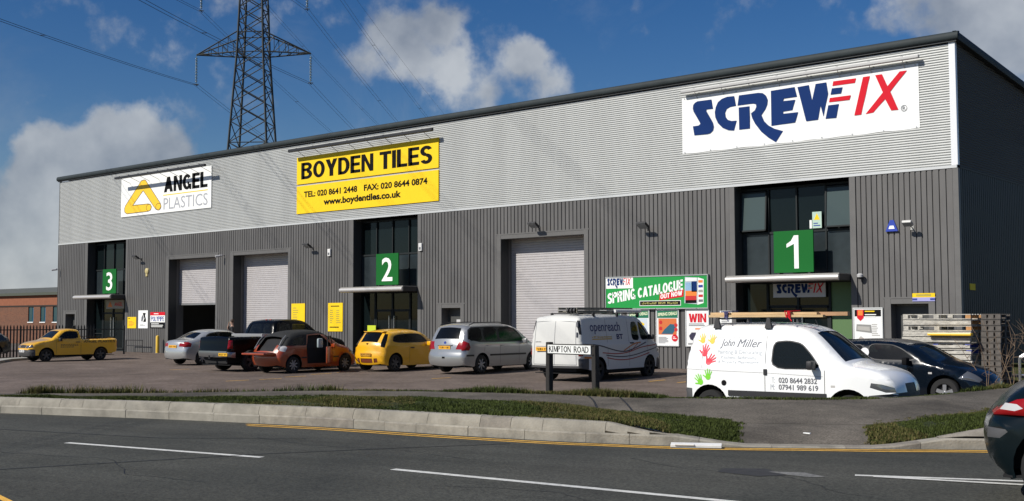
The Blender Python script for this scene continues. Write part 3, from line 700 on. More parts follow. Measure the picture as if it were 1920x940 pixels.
# --- Boyden Tiles boards
yg = 'yellow tile shop boards above unit 2'
e, w, h = board('sign_board', -31.35, -21.86, 8.30, 9.6, -.09, -.04, M_yel, 'upper yellow board with large black shop name above unit 2', group=yg)
heavy_on('BOYDEN TILES', lambda u, v: (.33+(w-.70)*u, -.094, .22+.80*v), M_black, e)
e, w, h = board('sign_board', -31.35, -21.86, 6.87, 8.20, -.09, -.04, M_yel, 'lower yellow board with telephone numbers and web address above unit 2', group=yg)
text_face('TEL: 020 8641 2448', .55, 4.33, .76, 1.06, -.094, M_black, e, off=.035); text_face('FAX: 020 8644 0874', 4.78, 8.83, .76, 1.06, -.094, M_black, e, off=.035)
text_face('www.boydentiles.co.uk', 1.98, 7.2, .22, .62, -.094, M_black, e, off=.04)
ribshadow_rail('sign_light', -31.42, -21.78, 9.90, 8, mat('rail_dark', (.02,.02,.022), .5), 'long black trough light on short arms above the yellow boards of unit 2', ysn=-.53)
# --- Angel Plastics board
e, w, h = board('sign_board', -47.03, -38.33, 7.65, 9.85, -.09, -.04, M_white, 'white board with yellow pipe triangle and black name above unit 3')
TRI = [(.265,.893),(.285,.885),(.296,.842),(.461,.24),(.466,.157),(.446,.08),(.413,.102),(.394,.159),(.263,.618),(.256,.612),(.14,.275),(.319,.268),(.345,.251),(.36,.184),(.35,.104),(.32,.079),(.071,.076),(.045,.13),(.043,.216),(.054,.289),(.216,.808),(.235,.878)]
P3 = [(u*w, -.094, v*h) for u, v in TRI]
MB().poly(P3).build('pipe_emblem', mat('emblem_yellow', (.92,.58,.03), .5), e)
m = MB()
for a, b in zip(P3, P3[1:]+P3[:1]):
    a = Vector(a); b = Vector(b); d = (b-a).normalized(); nn = Vector((-d.z, 0, d.x))*.018; q = Vector((0, -.002, 0)); m.add([a-nn+q, b-nn+q, b+nn+q, a+nn+q], [(0, 1, 2, 3)])
for cu, cv, ru, rv in ((.328,.172,.028,.085),(.438,.165,.030,.085)):
    for i in range(20):
        a0, a1 = 2*PI*i/20, 2*PI*(i+1)/20
        pp = [((cu+ru*k*math.cos(a))*w, -.097, (cv+rv*k*math.sin(a))*h) for a, k in ((a0, .93), (a1, .93), (a1, 1.07), (a0, 1.07))]; m.add(pp, [(0, 1, 2, 3)])
m.build('emblem_outline', mat('outline_brown', (.12,.07,.02), .5), e)
heavy_on('ANGEL', lambda u, v: (w*(.497+.465*u), -.094, h*(.505+.38*v)), M_black, e, .24)
text_face('PLASTICS', .495*w, .965*w, .075*h, .365*h, -.094, mat('text_lightgrey', (.38,.39,.42), .5), e)
MB().box(.49*w, .965*w, -.0945, -.0935, .425*h, .447*h).build('underline', M_yel, e)
ribshadow_rail('sign_light', -46.58, -37.93, 9.80, 9, _M['rail_dark'], 'short black trough light above the white board of unit 3', ysn=-.75)
# --- green unit numbers on the canopies
for num, xc in ((1, -5.3), (2, -24.75), (3, -47.7)):
    e = empty('unit_number_sign', (xc, -.32, 3.24), 0, ('square green panel with white number 1 above the right hand shop entrance', 'square green panel with white number 2 above the middle entrance', 'square green panel with white number 3 above the far left entrance')[num-1], 'sign', 'green unit number signs')
    MB().bevbox(-.71, .71, -.03, .03, .07, 1.46, .006).build('panel', M_green, e)
    for x in (-.55, .55): MB().box(x-.04, x+.04, -.03, .25, -.01, .068).build('foot', M_trim, e)
    wd = {1: (-.23, .22), 2: (-.34, .34), 3: (-.32, .33)}[num]
    if num == 1:
        MB().poly([(.03,-.034,1.30),(.19,-.034,1.30),(.19,-.034,.2),(.03,-.034,.2),(.03,-.034,1.02),(-.24,-.034,.90),(-.24,-.034,1.02),(-.08,-.034,1.12)]).build('numeral', M_white, e)
    else: text_face(str(num), *wd, .24, 1.28, -.034, M_white, e, off=.012, name='numeral')
# --- fascia sign inside unit 1 and unit 3
e, w, h = board('shop_sign', -6.42, -4.52, 2.50, 2.97, .36, .40, mat('sign_dimwhite', (.6,.6,.6), .5), 'small white shop sign over the entrance doors of unit 1 under the canopy')
logo(e, .03, -.02, w*1.0, h*1.12, .357)
e, w, h = board('shop_sign', -49.2, -47.3, 2.45, 2.95, .36, .40, mat('sign_cream', (.35,.33,.28), .5), 'small cream shop sign under the canopy of unit 3')
text_face('ANGEL', .9, 1.75, .15, .36, .357, M_sfred, e, off=.02); MB().poly([(.15,.357,.1),(.7,.357,.1),(.42,.357,.42)]).build('emblem', M_orange, e)
# --- spring catalogue hoarding
e, w, h = board('hoarding', -13.06, -8.70, 2.18, 3.32, -.14, -.06, mat('hoarding_green', (.012,.30,.055), .4), 'wide green advertising hoarding announcing a spring catalogue left of unit 1')
m = MB()
for a in ((-.03, w+.03, -.04, 0), (-.03, w+.03, h, h+.04), (-.03, 0, 0, h), (w, w+.03, 0, h)): m.box(a[0], a[1], -.16, -.05, a[2], a[3])
m.build('frame', mat('alu_frame', (.45,.47,.46), .4, .5), e)
MB().box(0, 1.22, -.144, -.1405, h-.40, h).build('logo_patch', M_white, e); logo(e, .0, h-.42, 1.18, .44, -.147)
def slant(x0, x1, z0, hh, sl): return lambda u, v: (x0+(x1-x0)*u, -.145, z0+sl*(x1-x0)*u+hh*v)
heavy_on('SPRING', slant(.07, 1.32, .16, .40, .145), M_white, e, .235); heavy_on('CATALOGUE', slant(1.43, 3.36, .365, .37, .145), M_white, e, .24)
m = MB(); m.poly([(2.36,-.1435,.27),(3.38,-.1435,.40),(3.40,-.1435,.66),(2.38,-.1435,.50)]); m.build('red_flash', M_sfred, e)
heavy_on('OUT NOW', slant(2.41, 3.33, .32, .17, .14), M_white, e, .22)
MB().box(1.52, 3.25, -.1445, -.141, .10, .25).build('caption_strip', M_black, e)
MB().box(1.50, 3.27, -.1435, -.1408, .08, .27).build('caption_frame', M_white, e)

m = MB(); rr = random.Random(4)
for k in range(24):
    x = 1.6+k*.065
    if k in (10, 16): continue
    for _ in range(2): a = x+rr.uniform(0, .03); m.box(a, a+.016, -.1475, -.1465, .135, .135+rr.uniform(.05, .085))
    m.box(x, x+.045, -.1475, -.1465, rr.choice((.135, .165, .2)), rr.choice((.15, .18, .215)))
m.build('caption_text', mat('caption_yellow', (.75,.68,.2), .5), e)
# catalogue picture: printed cover and pages
cv = MB(); cv.poly([(3.42,-.145,.16),(3.94,-.145,.12),(3.97,-.145,1.06),(3.45,-.145,1.10)]); c = cv.build('catalogue_cover', mat('cover_print', (.5,.55,.6), .4), e)
M_cv = [M_sfblue, M_red, M_orange, mat('cover_sky', (.25,.42,.6), .5), M_black, M_white]
for (a, b, z0_, z1_, mm) in ((3.46,3.92,.16,.27,4),(3.46,3.92,.27,.42,1),(3.47,3.93,.42,.6,2),(3.47,3.75,.6,.9,3),(3.72,3.94,.56,.93,0),(3.47,3.94,.95,1.06,5)):
    MB().box(a, b, -.1475, -.146, z0_, z1_).build('cover_block', M_cv[mm], c)
cv = MB(); cv.poly([(3.95,-.1445,.10),(4.20,-.1445,.16),(4.22,-.1445,1.0),(3.98,-.1445,1.07)]); c = cv.build('catalogue_pages', M_white, e)
for k in range(5): MB().box(4.0, 4.18, -.1472, -.1455, .2+k*.17, .29+k*.17).build('cover_block', (M_greytext, M_red, M_conc, M_blueprint, M_orange)[k], c)
for k in range(5):
    MB().box(.5+k*.85, .52+k*.85, -.165, -.155, -.03, -.01).build('bolt', M_black, e)
# --- posters
pg = 'framed advertising posters on the wall of unit 1'
def poster(x0, x1, z0, z1, label):
    e, w, h = board('poster', x0, x1, z0, z1, -.075, -.05, mat('poster_white', (.80,.81,.80), .35), label, 'poster', pg)
    m = MB(); b = .035
    for a in ((0, w, 0, b), (0, w, h-b, h), (0, b, b, h-b), (w-b, w, b, h-b)): m.box(a[0], a[1], -.092, -.06, a[2], a[3])
    m.build('frame', mat('snap_frame', (.70,.71,.70), .3, .3), e); return e, w, h
def block(e, pts, material, y=-.079, name='printed_picture'): return MB().poly([(a, y, b) for a, b in pts]).build(name, material, e)
def lines(e, x0, x1, z0, z1, n, material, y=-.08, seed=1):
    m = MB(); r = random.Random(seed)
    for i in range(n):
        z = z1-(z1-z0)*(i+.5)/n; m.box(x0, x0+(x1-x0)*r.uniform(.55, 1), y, y+.0008, z-(z1-z0)/n*.22, z+(z1-z0)/n*.22)
    return m.build('small_print', material, e)
MG = mat('poster_green', (.015,.16,.085), .4)
for i, (x0, x1, lab) in enumerate(((-13.4, -12.42, 'framed poster with green heading mostly hidden behind the white van roof'), (-12.13, -11.17, 'framed spring deals poster with a yellow drawing seen through the cab of the white van'), (-10.89, -9.92, 'framed spring deals poster with orange and blue picture and red price disc'))):
    e, w, h = poster(x0, x1, .80, 2.13, lab)
    block(e, [(.05, 1.02), (w-.05, 1.02), (w-.05, 1.28), (.05, 1.28)], MG)
    if i: text_on('SPRING DEALS', lambda u, v: (.08+(w-.16)*u, -.0815, 1.08+.05*u+.12*v), mat('deals_cream', (.7,.75,.5), .5), e, off=.04)
    if i == 1:
        block(e, [(.1, .5), (w-.1, .5), (w-.1, 1.0), (.1, 1.0)], mat('poster_pale', (.55,.62,.68), .5))
        block(e, [(.15, .55), (.35, .52), (.6, .62), (.75, .8), (.55, .9), (.4, .78), (.2, .7)], M_yel, -.0805)
    if i == 2:
        block(e, [(.1, .42), (w-.1, .42), (w-.1, 1.0), (.1, 1.0)], mat('poster_orange', (.62,.16,.04), .5))
        block(e, [(.22, .44), (.7, .44), (.82, .6), (.84, .78), (.6, .8), (.35, .6)], mat('poster_teal', (.02,.10,.16), .5), -.0805)
        for (cx, cz) in ((.2, .86), (.2, .64), (.84, .76), (.84, .6)): block(e, [(cx+.07*math.cos(a*PI/6), cz+.07*math.sin(a*PI/6)) for a in range(12)], M_red, -.082)
        block(e, [(.79+.13*math.cos(a*PI/8), .30+.13*math.sin(a*PI/8)) for a in range(16)], M_sfred, -.083, 'price_disc')
        lines(e, .71, .87, .25, .36, 2, M_white, -.0845)
        lines(e, .1, .6, .1, .34, 6, M_greytext, seed=3)
e, w, h = poster(-9.65, -8.68, .80, 2.13, 'framed poster with big red WIN lettering behind the white painter van')
heavy_on('WIN', lambda u, v: (.14+(w-.26)*u, -.0815, .86+.31*v), M_sfred, e); lines(e, .14, w-.1, .72, .83, 2, M_greytext, seed=5)
lines(e, .4, w-.1, .58, .68, 1, M_orange, seed=6)
block(e, [(.14, .38), (.2, .25), (.34, .2), (.5, .22), (.55, .4), (.42, .5), (.25, .5)], mat('poster_navy', (.03,.025,.06), .5)); lines(e, .1, w-.1, .06, .13, 2, M_black, seed=2)
e, w, h = poster(-3.40, -2.41, .72, 2.13, 'framed poster with red arrow and grey drawings right of the unit 1 doorway')
block(e, [(.06, 1.13), (w-.06, 1.13), (w-.06, 1.34), (.06, 1.34)], M_black)
block(e, [(.14, 1.34), (.36, 1.34), (.36, 1.08), (.25, .98), (.14, 1.08)], M_sfred, -.081); block(e, [(.17, 1.32), (.33, 1.32), (.33, 1.16), (.17, 1.16)], M_orange, -.0825)
lines(e, .4, w-.1, 1.25, 1.33, 1, M_yel, -.082, 8); lines(e, .4, w-.1, 1.08, 1.22, 2, M_white, -.082, 9)
block(e, [(.1, .66), (.62, .6), (.6, .86), (.12, .88)], mat('poster_grey', (.25,.25,.24), .5)); block(e, [(.14, .7), (.56, .66), (.55, .8), (.15, .82)], mat('poster_grey2', (.42,.41,.38), .5), -.081)
block(e, [(.1, .34), (.3, .22), (.55, .2), (.75, .3), (.6, .42), (.4, .4), (.25, .5)], _M['poster_grey2']); lines(e, .62, w-.1, .5, .9, 7, _M['poster_grey2'], seed=4)
block(e, [(.82+.11*math.cos(a*PI/8), .16+.11*math.sin(a*PI/8)) for a in range(16)], M_sfred, -.081, 'price_disc')
e, w, h = board('opening_hours_notice', -8.27, -7.80, 1.35, 2.06, -.05, -.04, M_white, 'small white opening hours notice between the WIN poster and the unit 1 doorway', 'notice')
logo(e, .02, .52, .42, .2, -.053); lines(e, .06, .4, .1, .48, 7, M_greytext, -.052)
# --- door stickers
e, w, h = board('window_sticker', -4.95, -4.62, 4.80, 5.35, .38, .385, mat('sticker_pale', (.45,.6,.5), .5), 'pale green camera warning sticker on the upper window above the number 1', 'sticker')
MB().poly([(.06,.376,.28),(.27,.376,.28),(.165,.376,.5)]).build('warning_triangle', M_yel, e); lines(e, .04, .3, .05, .2, 2, M_blueprint, .376)
e, w, h = board('window_sticker', -5.05, -4.97, 4.80, 5.08, .38, .385, M_white, 'narrow white sticker beside the pale green one on the upper window of unit 1', 'sticker')
e, w, h = board('window_sticker', -5.12, -4.78, 1.02, 1.30, .36, .365, M_white, 'white door sticker with a green blot on the right entrance door of unit 1', 'sticker')
block(e, [(.17+.12*math.cos(a*PI/5)*(1-.2*(a % 2)), .14+.09*math.sin(a*PI/5)*(1-.2*(a % 2))) for a in range(10)], mat('sticker_green', (.12,.4,.03), .5), -.003+.36)
e, w, h = board('window_sticker', -6.28, -5.95, 1.06, 1.30, .36, .365, mat('sticker_blue', (.35,.6,.65), .5), 'pale blue sticker on the left entrance door of unit 1', 'sticker')
e, w, h = board('door_notice', -26.75, -26.2, 1.12, 1.52, .33, .36, mat('lime_notice', (.55,.65,.03), .5), 'small lime green notice on the left door of unit 2 above the yellow hatchback', 'notice')
e, w, h = board('door_notice', -21.2, -20.72, 1.15, 1.78, .34, .365, mat('notice_dimwhite', (.55,.55,.55), .6), 'pale grey notice on the plain steel side door left of the people carrier', 'notice')
# --- small signs
e, w, h = board('warning_sign', -1.46, -.76, 2.31, 2.56, -.06, -.05, M_yel, 'yellow and blue strip sign over the side door at the right corner', 'sign')
MB().box(0, w, -.0625, -.061, 0, .12).build('blue_strip', mat('pale_blue', (.35,.35,.65), .5), e); MB().box(.12, .58, -.0625, -.061, .15, .22).build('dark_print', mat('olive_print', (.45,.36,.05), .5), e)
for x in (0, .55): MB().box(x, x+.15, -.064, -.0628, .03, .09).build('dark_print', M_blueprint, e)
e, w, h = board('price_board', -31.7, -30.7, 1.25, 2.56, -.07, -.045, M_yel, 'blank looking yellow notice board left of unit 2 behind the black pickup cab', 'sign'); lines(e, .1, .55, .5, 1.15, 6, mat('olive_print', (.45,.36,.05), .5), -.072)
e, w, h = board('price_board', -29.02, -28.0, 1.24, 2.56, -.07, -.045, M_yel, 'yellow opening times board with two columns of black print beside unit 2', 'sign')
lines(e, .2, .8, 1.12, 1.22, 1, M_black, -.072, 2); lines(e, .12, .42, .36, 1.02, 7, _M['olive_print'], -.072, 3); lines(e, .58, .9, .36, 1.02, 7, _M['olive_print'], -.072, 4); lines(e, .12, .9, .14, .25, 1, M_black, -.072, 5)
e, w, h = board('notice_board', -46.2, -45.32, 1.33, 1.96, -.06, -.045, M_yel, 'small yellow warning notice beside the unit 3 doorway', 'sign'); lines(e, .08, .4, .5, .58, 1, M_black, -.0615); lines(e, .12, .75, .1, .42, 4, M_orange, -.0615)
e, w, h = board('notice_board', -45.1, -44.15, 1.33, 2.32, -.06, -.045, M_white, 'white upright sign with a black diver shape between two notices of unit 3', 'sign')
block(e, [(.45,.85),(.75,.85),(.68,.7),(.78,.5),(.78,.36),(.5,.34),(.62,.55),(.5,.72)], M_black, -.0615); block(e, [(.3,.4),(.42,.36),(.55,.6),(.42,.75),(.32,.6)], M_greytext, -.0612); lines(e, .2, .75, .12, .22, 2, M_greytext, -.0615)
e, w, h = board('notice_board', -43.9, -42.47, 1.34, 2.22, -.06, -.045, M_white, 'red white and black pipe supplier sign left of the open loading bay', 'sign')
MB().box(0, w, -.0625, -.061, .70, h).build('red_band', M_sfred, e); MB().box(0, w, -.0625, -.061, 0, .32).build('black_band', M_black, e)
heavy_on('POLYPIPE', lambda u, v: (.08+(w-.16)*u, -.0628, .38+.26*v), M_blueprint, e, .18); lines(e, .1, w-.1, .04, .28, 3, M_white, -.0635); lines(e, .35, w-.35, .74, .84, 1, M_white, -.0635)
# --- floodlights, cameras, alarms
def flood(x, z, lab, k=1.0, black=True):
    e = empty('floodlight', (x, 0, z), 0, lab, 'floodlight', 'floodlights on the front wall')
    mm = M_trim if black else mat('light_grey_metal', (.5,.5,.48), .4, .3)
    A = Matrix.Translation((0, -.42, .06)) @ Matrix.Rotation(math.radians(-32), 4, 'X')
    MB().bevbox(-.2*k, .2*k, -.16*k, .16*k, -.045, .045, .02, A).build('lamp_head', mm, e)
    MB().box(-.17*k, .17*k, -.13*k, .13*k, -.05, -.046, A).build('lamp_glass', mat('lamp_glass', (.3,.32,.33), .1), e)
    MB().tube((0, -.04, -.05), (0, -.4, .04), .02).box(-.05, .05, -.06, -.03, -.12, .02).build('bracket', mm, e); return e
flood(-44.9, 5.22, 'black floodlight on the wall right of the unit 3 windows'); flood(-30.15, 5.22, 'black floodlight between the second loading bay and unit 2')
flood(-16.35, 5.44, 'black floodlight directly above the closed loading bay of unit 1'); flood(-11.2, 5.14, 'black floodlight above the green hoarding', 1.05)
flood(-1.42, 4.66, 'pale metal floodlight near the right corner of the building', .75, False)
def cambox(x, z, lab, kind):
    if kind == 'dome':
        e = empty('security_camera', (x, 0, z), 0, lab, 'security camera'); MB().lathe([(.0, -.02), (.09, -.02), (.1, .06), (.05, .1), (0, .1)], 'z', (0, -.2, 0), 14).build('housing', mat('cam_grey', (.5,.5,.5), .4), e, smooth=True)
        MB().lathe([(0, -.09), (.05, -.075), (.08, -.021)], 'z', (0, -.2, 0), 14).build('dome', M_trim, e, smooth=True); MB().tube((0, -.02, .03), (0, -.2, .03), .03).build('arm', _M['cam_grey'], e)
    elif kind == 'bullet':
        e = empty('security_camera', (x, 0, z), 0, lab, 'security camera'); MB().tube((-.12, -.5, -.02), (0, -.2, .03), .055, 12).build('housing', mat('cam_grey', (.5,.5,.5), .4), e, smooth=True)
        MB().tube((0, -.02, .06), (0, -.3, .06), .022).build('arm', _M['cam_grey'], e)
    else:
        e = empty('sensor_box', (x, 0, z), 0, lab, 'sensor'); MB().bevbox(-.1, .1, -.12, -.035, -.17, .17, .02).build('housing', mat('cam_white', (.7,.7,.68), .4), e); MB().bevbox(-.05, .05, -.135, -.11, -.11, .0, .01).build('lens', M_greytext, e)
cambox(-28.95, 4.92, 'white upright sensor box left of the unit 2 windows', 'box'); cambox(-22.95, 4.92, 'small white sensor box right of the unit 2 windows', 'box')
cambox(-3.08, 3.12, 'small dome camera beside the end of the unit 1 canopy', 'dome'); cambox(-37.2, 5.05, 'bullet camera on the pier between the two left loading bays', 'bullet'); cambox(-53.9, 4.85, 'bullet camera at the far left corner of the building', 'bullet')
e = empty('alarm_box', (-2.05, 0, 4.52), 0, 'dark blue triangular alarm box with white print near the right corner', 'alarm box')
m = MB(); m.add([(-.2, -.04, 0), (.2, -.04, 0), (.06, -.04, .36), (-.06, -.04, .36), (-.2, -.12, 0), (.2, -.12, 0), (.06, -.09, .36), (-.06, -.09, .36)], [(4, 5, 6, 7), (0, 3, 2, 1), (0, 1, 5, 4), (1, 2, 6, 5), (2, 3, 7, 6), (3, 0, 4, 7)]); m.build('casing', mat('alarm_blue', (.02,.05,.35), .3), e)
MB().add([(-.1, -.118, .08), (.1, -.118, .08), (.06, -.110, .18), (-.06, -.110, .18)], [(0, 1, 2, 3)]).build('print_patch', M_white, e)
e = empty('alarm_box', (-44.3, 0, 4.5), 0, 'round yellow alarm box under the floodlight of unit 3', 'alarm box')
MB().lathe([(0, -.13), (.1, -.13), (.16, -.1), (.17, -.04)], 'y', (0, 0, 0), 16).build('casing', mat('alarm_yellow', (.5,.42,.2), .5), e, smooth=True); MB().bevbox(-.09, .09, -.1, -.04, -.3, -.15, .02).build('lower_casing', _M['alarm_yellow'], e)
MB().box(.0, .012, .5, 1.0, 2.65, 2.85).build('side_notice', M_yel); o = SC.objects['side_notice']; o.location = (.037, .2, 0); props(o, 'small yellow notice on the dark side wall near the corner', 'sign')
# --- bollard, cycle rail, person
e = empty('bollard', (-42.7, -.35, -.02), 0, 'yellow steel bollard at the left jamb of the open loading bay', 'bollard')
MB().lathe([(0, .98), (.07, .95), (.09, .9), (.09, 0)], 'z', (0, 0, 0), 16).build('post', mat('bollard_yellow', (.72,.46,.04), .5, var=.1), e, smooth=True); MB().lathe([(.0, .03), (.13, .03), (.13, -.01)], 'z', (0, 0, 0), 16).build('collar', M_conc, e)
e = empty('cycle_rail', (-45.6, -.5, -.02), 0, 'low dark tubular rail against the wall left of the yellow bollard', 'rail')
MB().path([(0, 0, 0), (0, 0, .7), (1.7, 0, .7), (1.7, 0, 0)], .025, 8).build('hoop', M_trim, e); MB().path([(0, 0, .4), (1.7, 0, .4)], .02, 8).build('mid_rail', M_trim, e)
# ================================================================== VEHICLES
def paint(name, col, rough=.22, metal=0.0): return mat(name, col, rough, metal, coat=.8, var=.03, vs=1.5)
M_cglass = glassmat('car_glass', (.010, .013, .013), .14, .08)
M_cglass2 = glassmat('dark_car_glass', (.005, .006, .007), .10, .12)
M_tail = mat('tail_red', (.26, .006, .008), .2, coat=.4, spec=.3); M_tailc = mat('lamp_clear', (.62, .60, .58), .12, .2, coat=.5); M_amber = mat('lamp_amber', (.7, .22, .02), .15)
M_head = mat('headlight_clear', (.16, .17, .18), .1, .5, coat=1.0)
M_seat = mat('seat_cloth', (.03, .03, .033), .9)
def chaikin(P, n=2):
    P = [tuple(p) for p in P]
    for _ in range(n):
        Q = [P[0]]
        for a, b in zip(P, P[1:]): Q += [(a[0]*.75+b[0]*.25, a[1]*.75+b[1]*.25), (a[0]*.25+b[0]*.75, a[1]*.25+b[1]*.75)]
        Q.append(P[-1]); P = Q
    return P
def resample(P, st):
    P = np.array(P, float); s = np.r_[0, np.cumsum(np.hypot(*np.diff(P, axis=0).T))]; n = max(2, int(round(s[-1]/st))+1)
    u = np.linspace(0, s[-1], n); return np.c_[np.interp(u, s, P[:, 0]), np.interp(u, s, P[:, 1])]
def inpoly(pt, P):
    x, y = pt; c = False; n = len(P); j = n-1
    for i in range(n):
        xi, yi = P[i]; xj, yj = P[j]
        if (yi > y) != (yj > y) and x < (xj-xi)*(y-yi)/(yj-yi)+xi: c = not c
        j = i
    return c
def segdist(pts, P):
    """distance of pts (N,2) to polyline P (M,2), and index of the nearest segment"""
    pts = np.atleast_2d(pts); A = P[:-1]; D = P[1:]-A; L2 = (D**2).sum(1)+1e-12
    t = np.clip(((pts[:, None]-A[None])*D[None]).sum(2)/L2, 0, 1); q = A[None]+t[..., None]*D[None]
    d = np.hypot(*(pts[:, None]-q).transpose(2, 0, 1)); i = d.argmin(1); return d[np.arange(len(pts)), i], i
def rpoly(P, n=2):
    """closed polygon with rounded corners"""
    for _ in range(n):
        Q = []
        for a, b in zip(P, P[1:]+P[:1]): Q += [(a[0]*.82+b[0]*.18, a[1]*.82+b[1]*.18), (a[0]*.18+b[0]*.82, a[1]*.18+b[1]*.82)]
        P = Q
    return P
def inset(P, d):
    n = len(P); A = sum(P[i][0]*P[(i+1) % n][1]-P[(i+1) % n][0]*P[i][1] for i in range(n)); sg = 1 if A > 0 else -1; Q = []
    for i in range(n):
        a = np.array(P[i-1]); b = np.array(P[i]); c = np.array(P[(i+1) % n]); t = (c-a); t = t/(np.linalg.norm(t)+1e-9); nn = np.array((-t[1], t[0]))*sg; Q.append(tuple(b+nn*d))
    return Q
class Shell:
    def __init__(s, sp):
        s.sp = sp; s.P = resample(chaikin(sp['P'], 2), .07); P = s.P
        s.S = np.r_[0, np.cumsum(np.hypot(*np.diff(P, axis=0).T))]
        T = np.gradient(P, axis=0); T /= np.linalg.norm(T, axis=1)[:, None]; s.T = T; s.Nn = np.c_[-T[:, 1], T[:, 0]]
        s.R = sp.get('rt', .09)+(sp.get('re', .16)-sp.get('rt', .09))*np.abs(T[:, 1])
        s.cr = sp.get('ct', .035)+(sp.get('ce', .07)-sp.get('ct', .035))*np.abs(T[:, 1])
    def W(s, x, z):
        sp = s.sp; w = sp['w']; zm = sp.get('zm', .55)
        w -= sp.get('tuck', .06)*max(0, (zm-z)/zm)**2
        if z > sp['zb']: w -= sp.get('th', .3)*(z-sp['zb'])+sp.get('th2', 0)*(z-sp['zb'])**2
        w -= sp.get('shoulder', .02)*ss((z-sp['zb']+.06)/.08)
        f0, f1, ft = sp.get('tf', (.6, 2.1, .14)); w -= ft*max(0, (x-f0)/(f1-f0))**2.2
        r0, r1, rt = sp.get('tr', (-.9, -2.0, .08)); w -= rt*max(0, (x-r0)/(r1-r0))**2.2
        return w
    def side(s, pts):
        pts = np.atleast_2d(pts); d, i = segdist(pts, s.P); R = s.R[i]; dd = np.minimum(d, R)
        w = np.array([s.W(x, z) for x, z in pts]); return w-(R-np.sqrt(np.maximum(0, R*R-(R-dd)**2)))
    def bottom(s):
        sp = s.sp; wr = sp['wr']; ra = wr+sp.get('gap', .06); zs = sp.get('zs', .22); out = []
        for ax in (sp['xf'], sp['xr']):
            zc = wr+sp.get('lift', .02); a0 = math.asin(min(1, max(-1, (zs-zc)/ra)))
            for k in range(15): a = a0+(PI-2*a0)*k/14; out.append((ax+ra*math.cos(a), zc+ra*math.sin(a)))
        return out
    def s_at(s, p): return float(s.S[np.argmin(np.hypot(s.P[:, 0]-p[0], s.P[:, 1]-p[1]))])
    def strip_pt(s, u, v, off=0.0):
        x = np.interp(u, s.S, s.P[:, 0]); z = np.interp(u, s.S, s.P[:, 1]); nx = np.interp(u, s.S, s.Nn[:, 0]); nz = np.interp(u, s.S, s.Nn[:, 1])
        e = s.edge(u); c = np.interp(u, s.S, s.cr)*(1-v*v)+off; return (x+nx*c, v*e, z+nz*c)
    def edge(s, u):
        if not hasattr(s, '_e'): s._e = s.side(s.P)
        return float(np.interp(u, s.S, s._e))
    def onside(s, x, z, sgn, off=.004): return (x, sgn*(float(s.side([(x, z)])[0])+off), z)
    def cdt(s, outline, pts, regs):
        V = [tuple(p) for p in outline]; E = [(i, (i+1) % len(V)) for i in range(len(V))]
        lines_ = [np.array(V+[V[0]])]
        for nm, P, m_, ins in regs:
            k = len(V); n = len(P); Q = np.array(P); n = len(Q)
            V += [tuple(q) for q in Q]; E += [(k+i, k+(i+1) % n) for i in range(n)]; lines_.append(np.array(list(map(tuple, Q))+[tuple(Q[0])]))
        pts = np.array(pts)
        keep = np.ones(len(pts), bool)
        for l_ in lines_: keep &= segdist(pts, l_)[0] > .018
        ip = np.array([inpoly(p, outline) for p in pts]); pts = pts[keep & ip]
        V += [tuple(p) for p in pts]
        vo, eo, fo, *_ = delaunay_2d_cdt([Vector(v) for v in V], E, [], 0, 1e-5)
        res = {}
        for f in fo:
            c = (sum(vo[i][0] for i in f)/3, sum(vo[i][1] for i in f)/3)
            if not inpoly(c, outline): continue
            nm = None
            for r in regs:
                if inpoly(c, r[1]): nm = r; break
            res.setdefault(nm[0] if nm else 'body', []).append(tuple(f))
        return [tuple(v) for v in vo], res
def compact(m3, faces):
    ids = sorted({i for f in faces for i in f}); mp = {a: b for b, a in enumerate(ids)}
    return [m3[i] for i in ids], [tuple(mp[i] for i in f) for f in faces]
def make_wheel(root, x, y, r, w, style, n=5):
    sg = 1 if y > 0 else -1; e = empty('wheel', (x, y, r)); e.parent = root
    rr = r*.66
    MB().lathe([(rr, -w/2), (r*.93, -w/2), (r*.985, -w*.38), (r, 0), (r*.985, w*.38), (r*.93, w/2), (rr, w/2), (rr, -w/2)], 'y', (0, 0, 0), 26).build('tyre', M_rubber, e, smooth=50)
    m = MB(); yo = sg*w*.40
    m.lathe([(rr, sg*w*.5), (rr*.93, sg*w*.46), (rr*.91, sg*w*.05), (0, sg*w*.05)], 'y', (0, 0, 0), 26)
    rim = m.build('rim', mat('rim_dark', (.03, .03, .03), .5, .4) , e, smooth=40)
    m = MB(); ma = {'alloy': M_alloy, 'trim': mat('wheel_trim', (.36, .37, .38), .4, .4), 'black': M_trim, 'steel': mat('steel_wheel', (.10, .10, .10), .5, .5)}[style]
    for i in range(n):
        a = 2*PI*i/n+.3; ca, sa = math.cos(a), math.sin(a); tw = .40*rr if n <= 6 else .22*rr
        def q(rad, t, yy): return (rad*ca-t*sa, yy, rad*sa+t*ca)
        p = [q(.12*rr, tw*.42, yo), q(.12*rr, -tw*.42, yo), q(.95*rr, -tw*.5, yo*1.02), q(.95*rr, tw*.5, yo*1.02)]
        pb = [(a_, yo-sg*.04, c_) for a_, b_, c_ in p]; m.add(p+pb, [(0, 1, 2, 3), (4, 7, 6, 5), (0, 4, 5, 1), (1, 5, 6, 2), (2, 6, 7, 3), (3, 7, 4, 0)])
    m.lathe([(0, yo+sg*.012), (.2*rr, yo+sg*.01), (.24*rr, yo-sg*.02)], 'y', (0, 0, 0), 16)
    m.lathe([(.93*rr, yo+sg*.004), (1.0*rr, yo+sg*.012), (1.01*rr, yo)], 'y', (0, 0, 0), 26)
    m.build('spokes', ma, e, smooth=40); return e
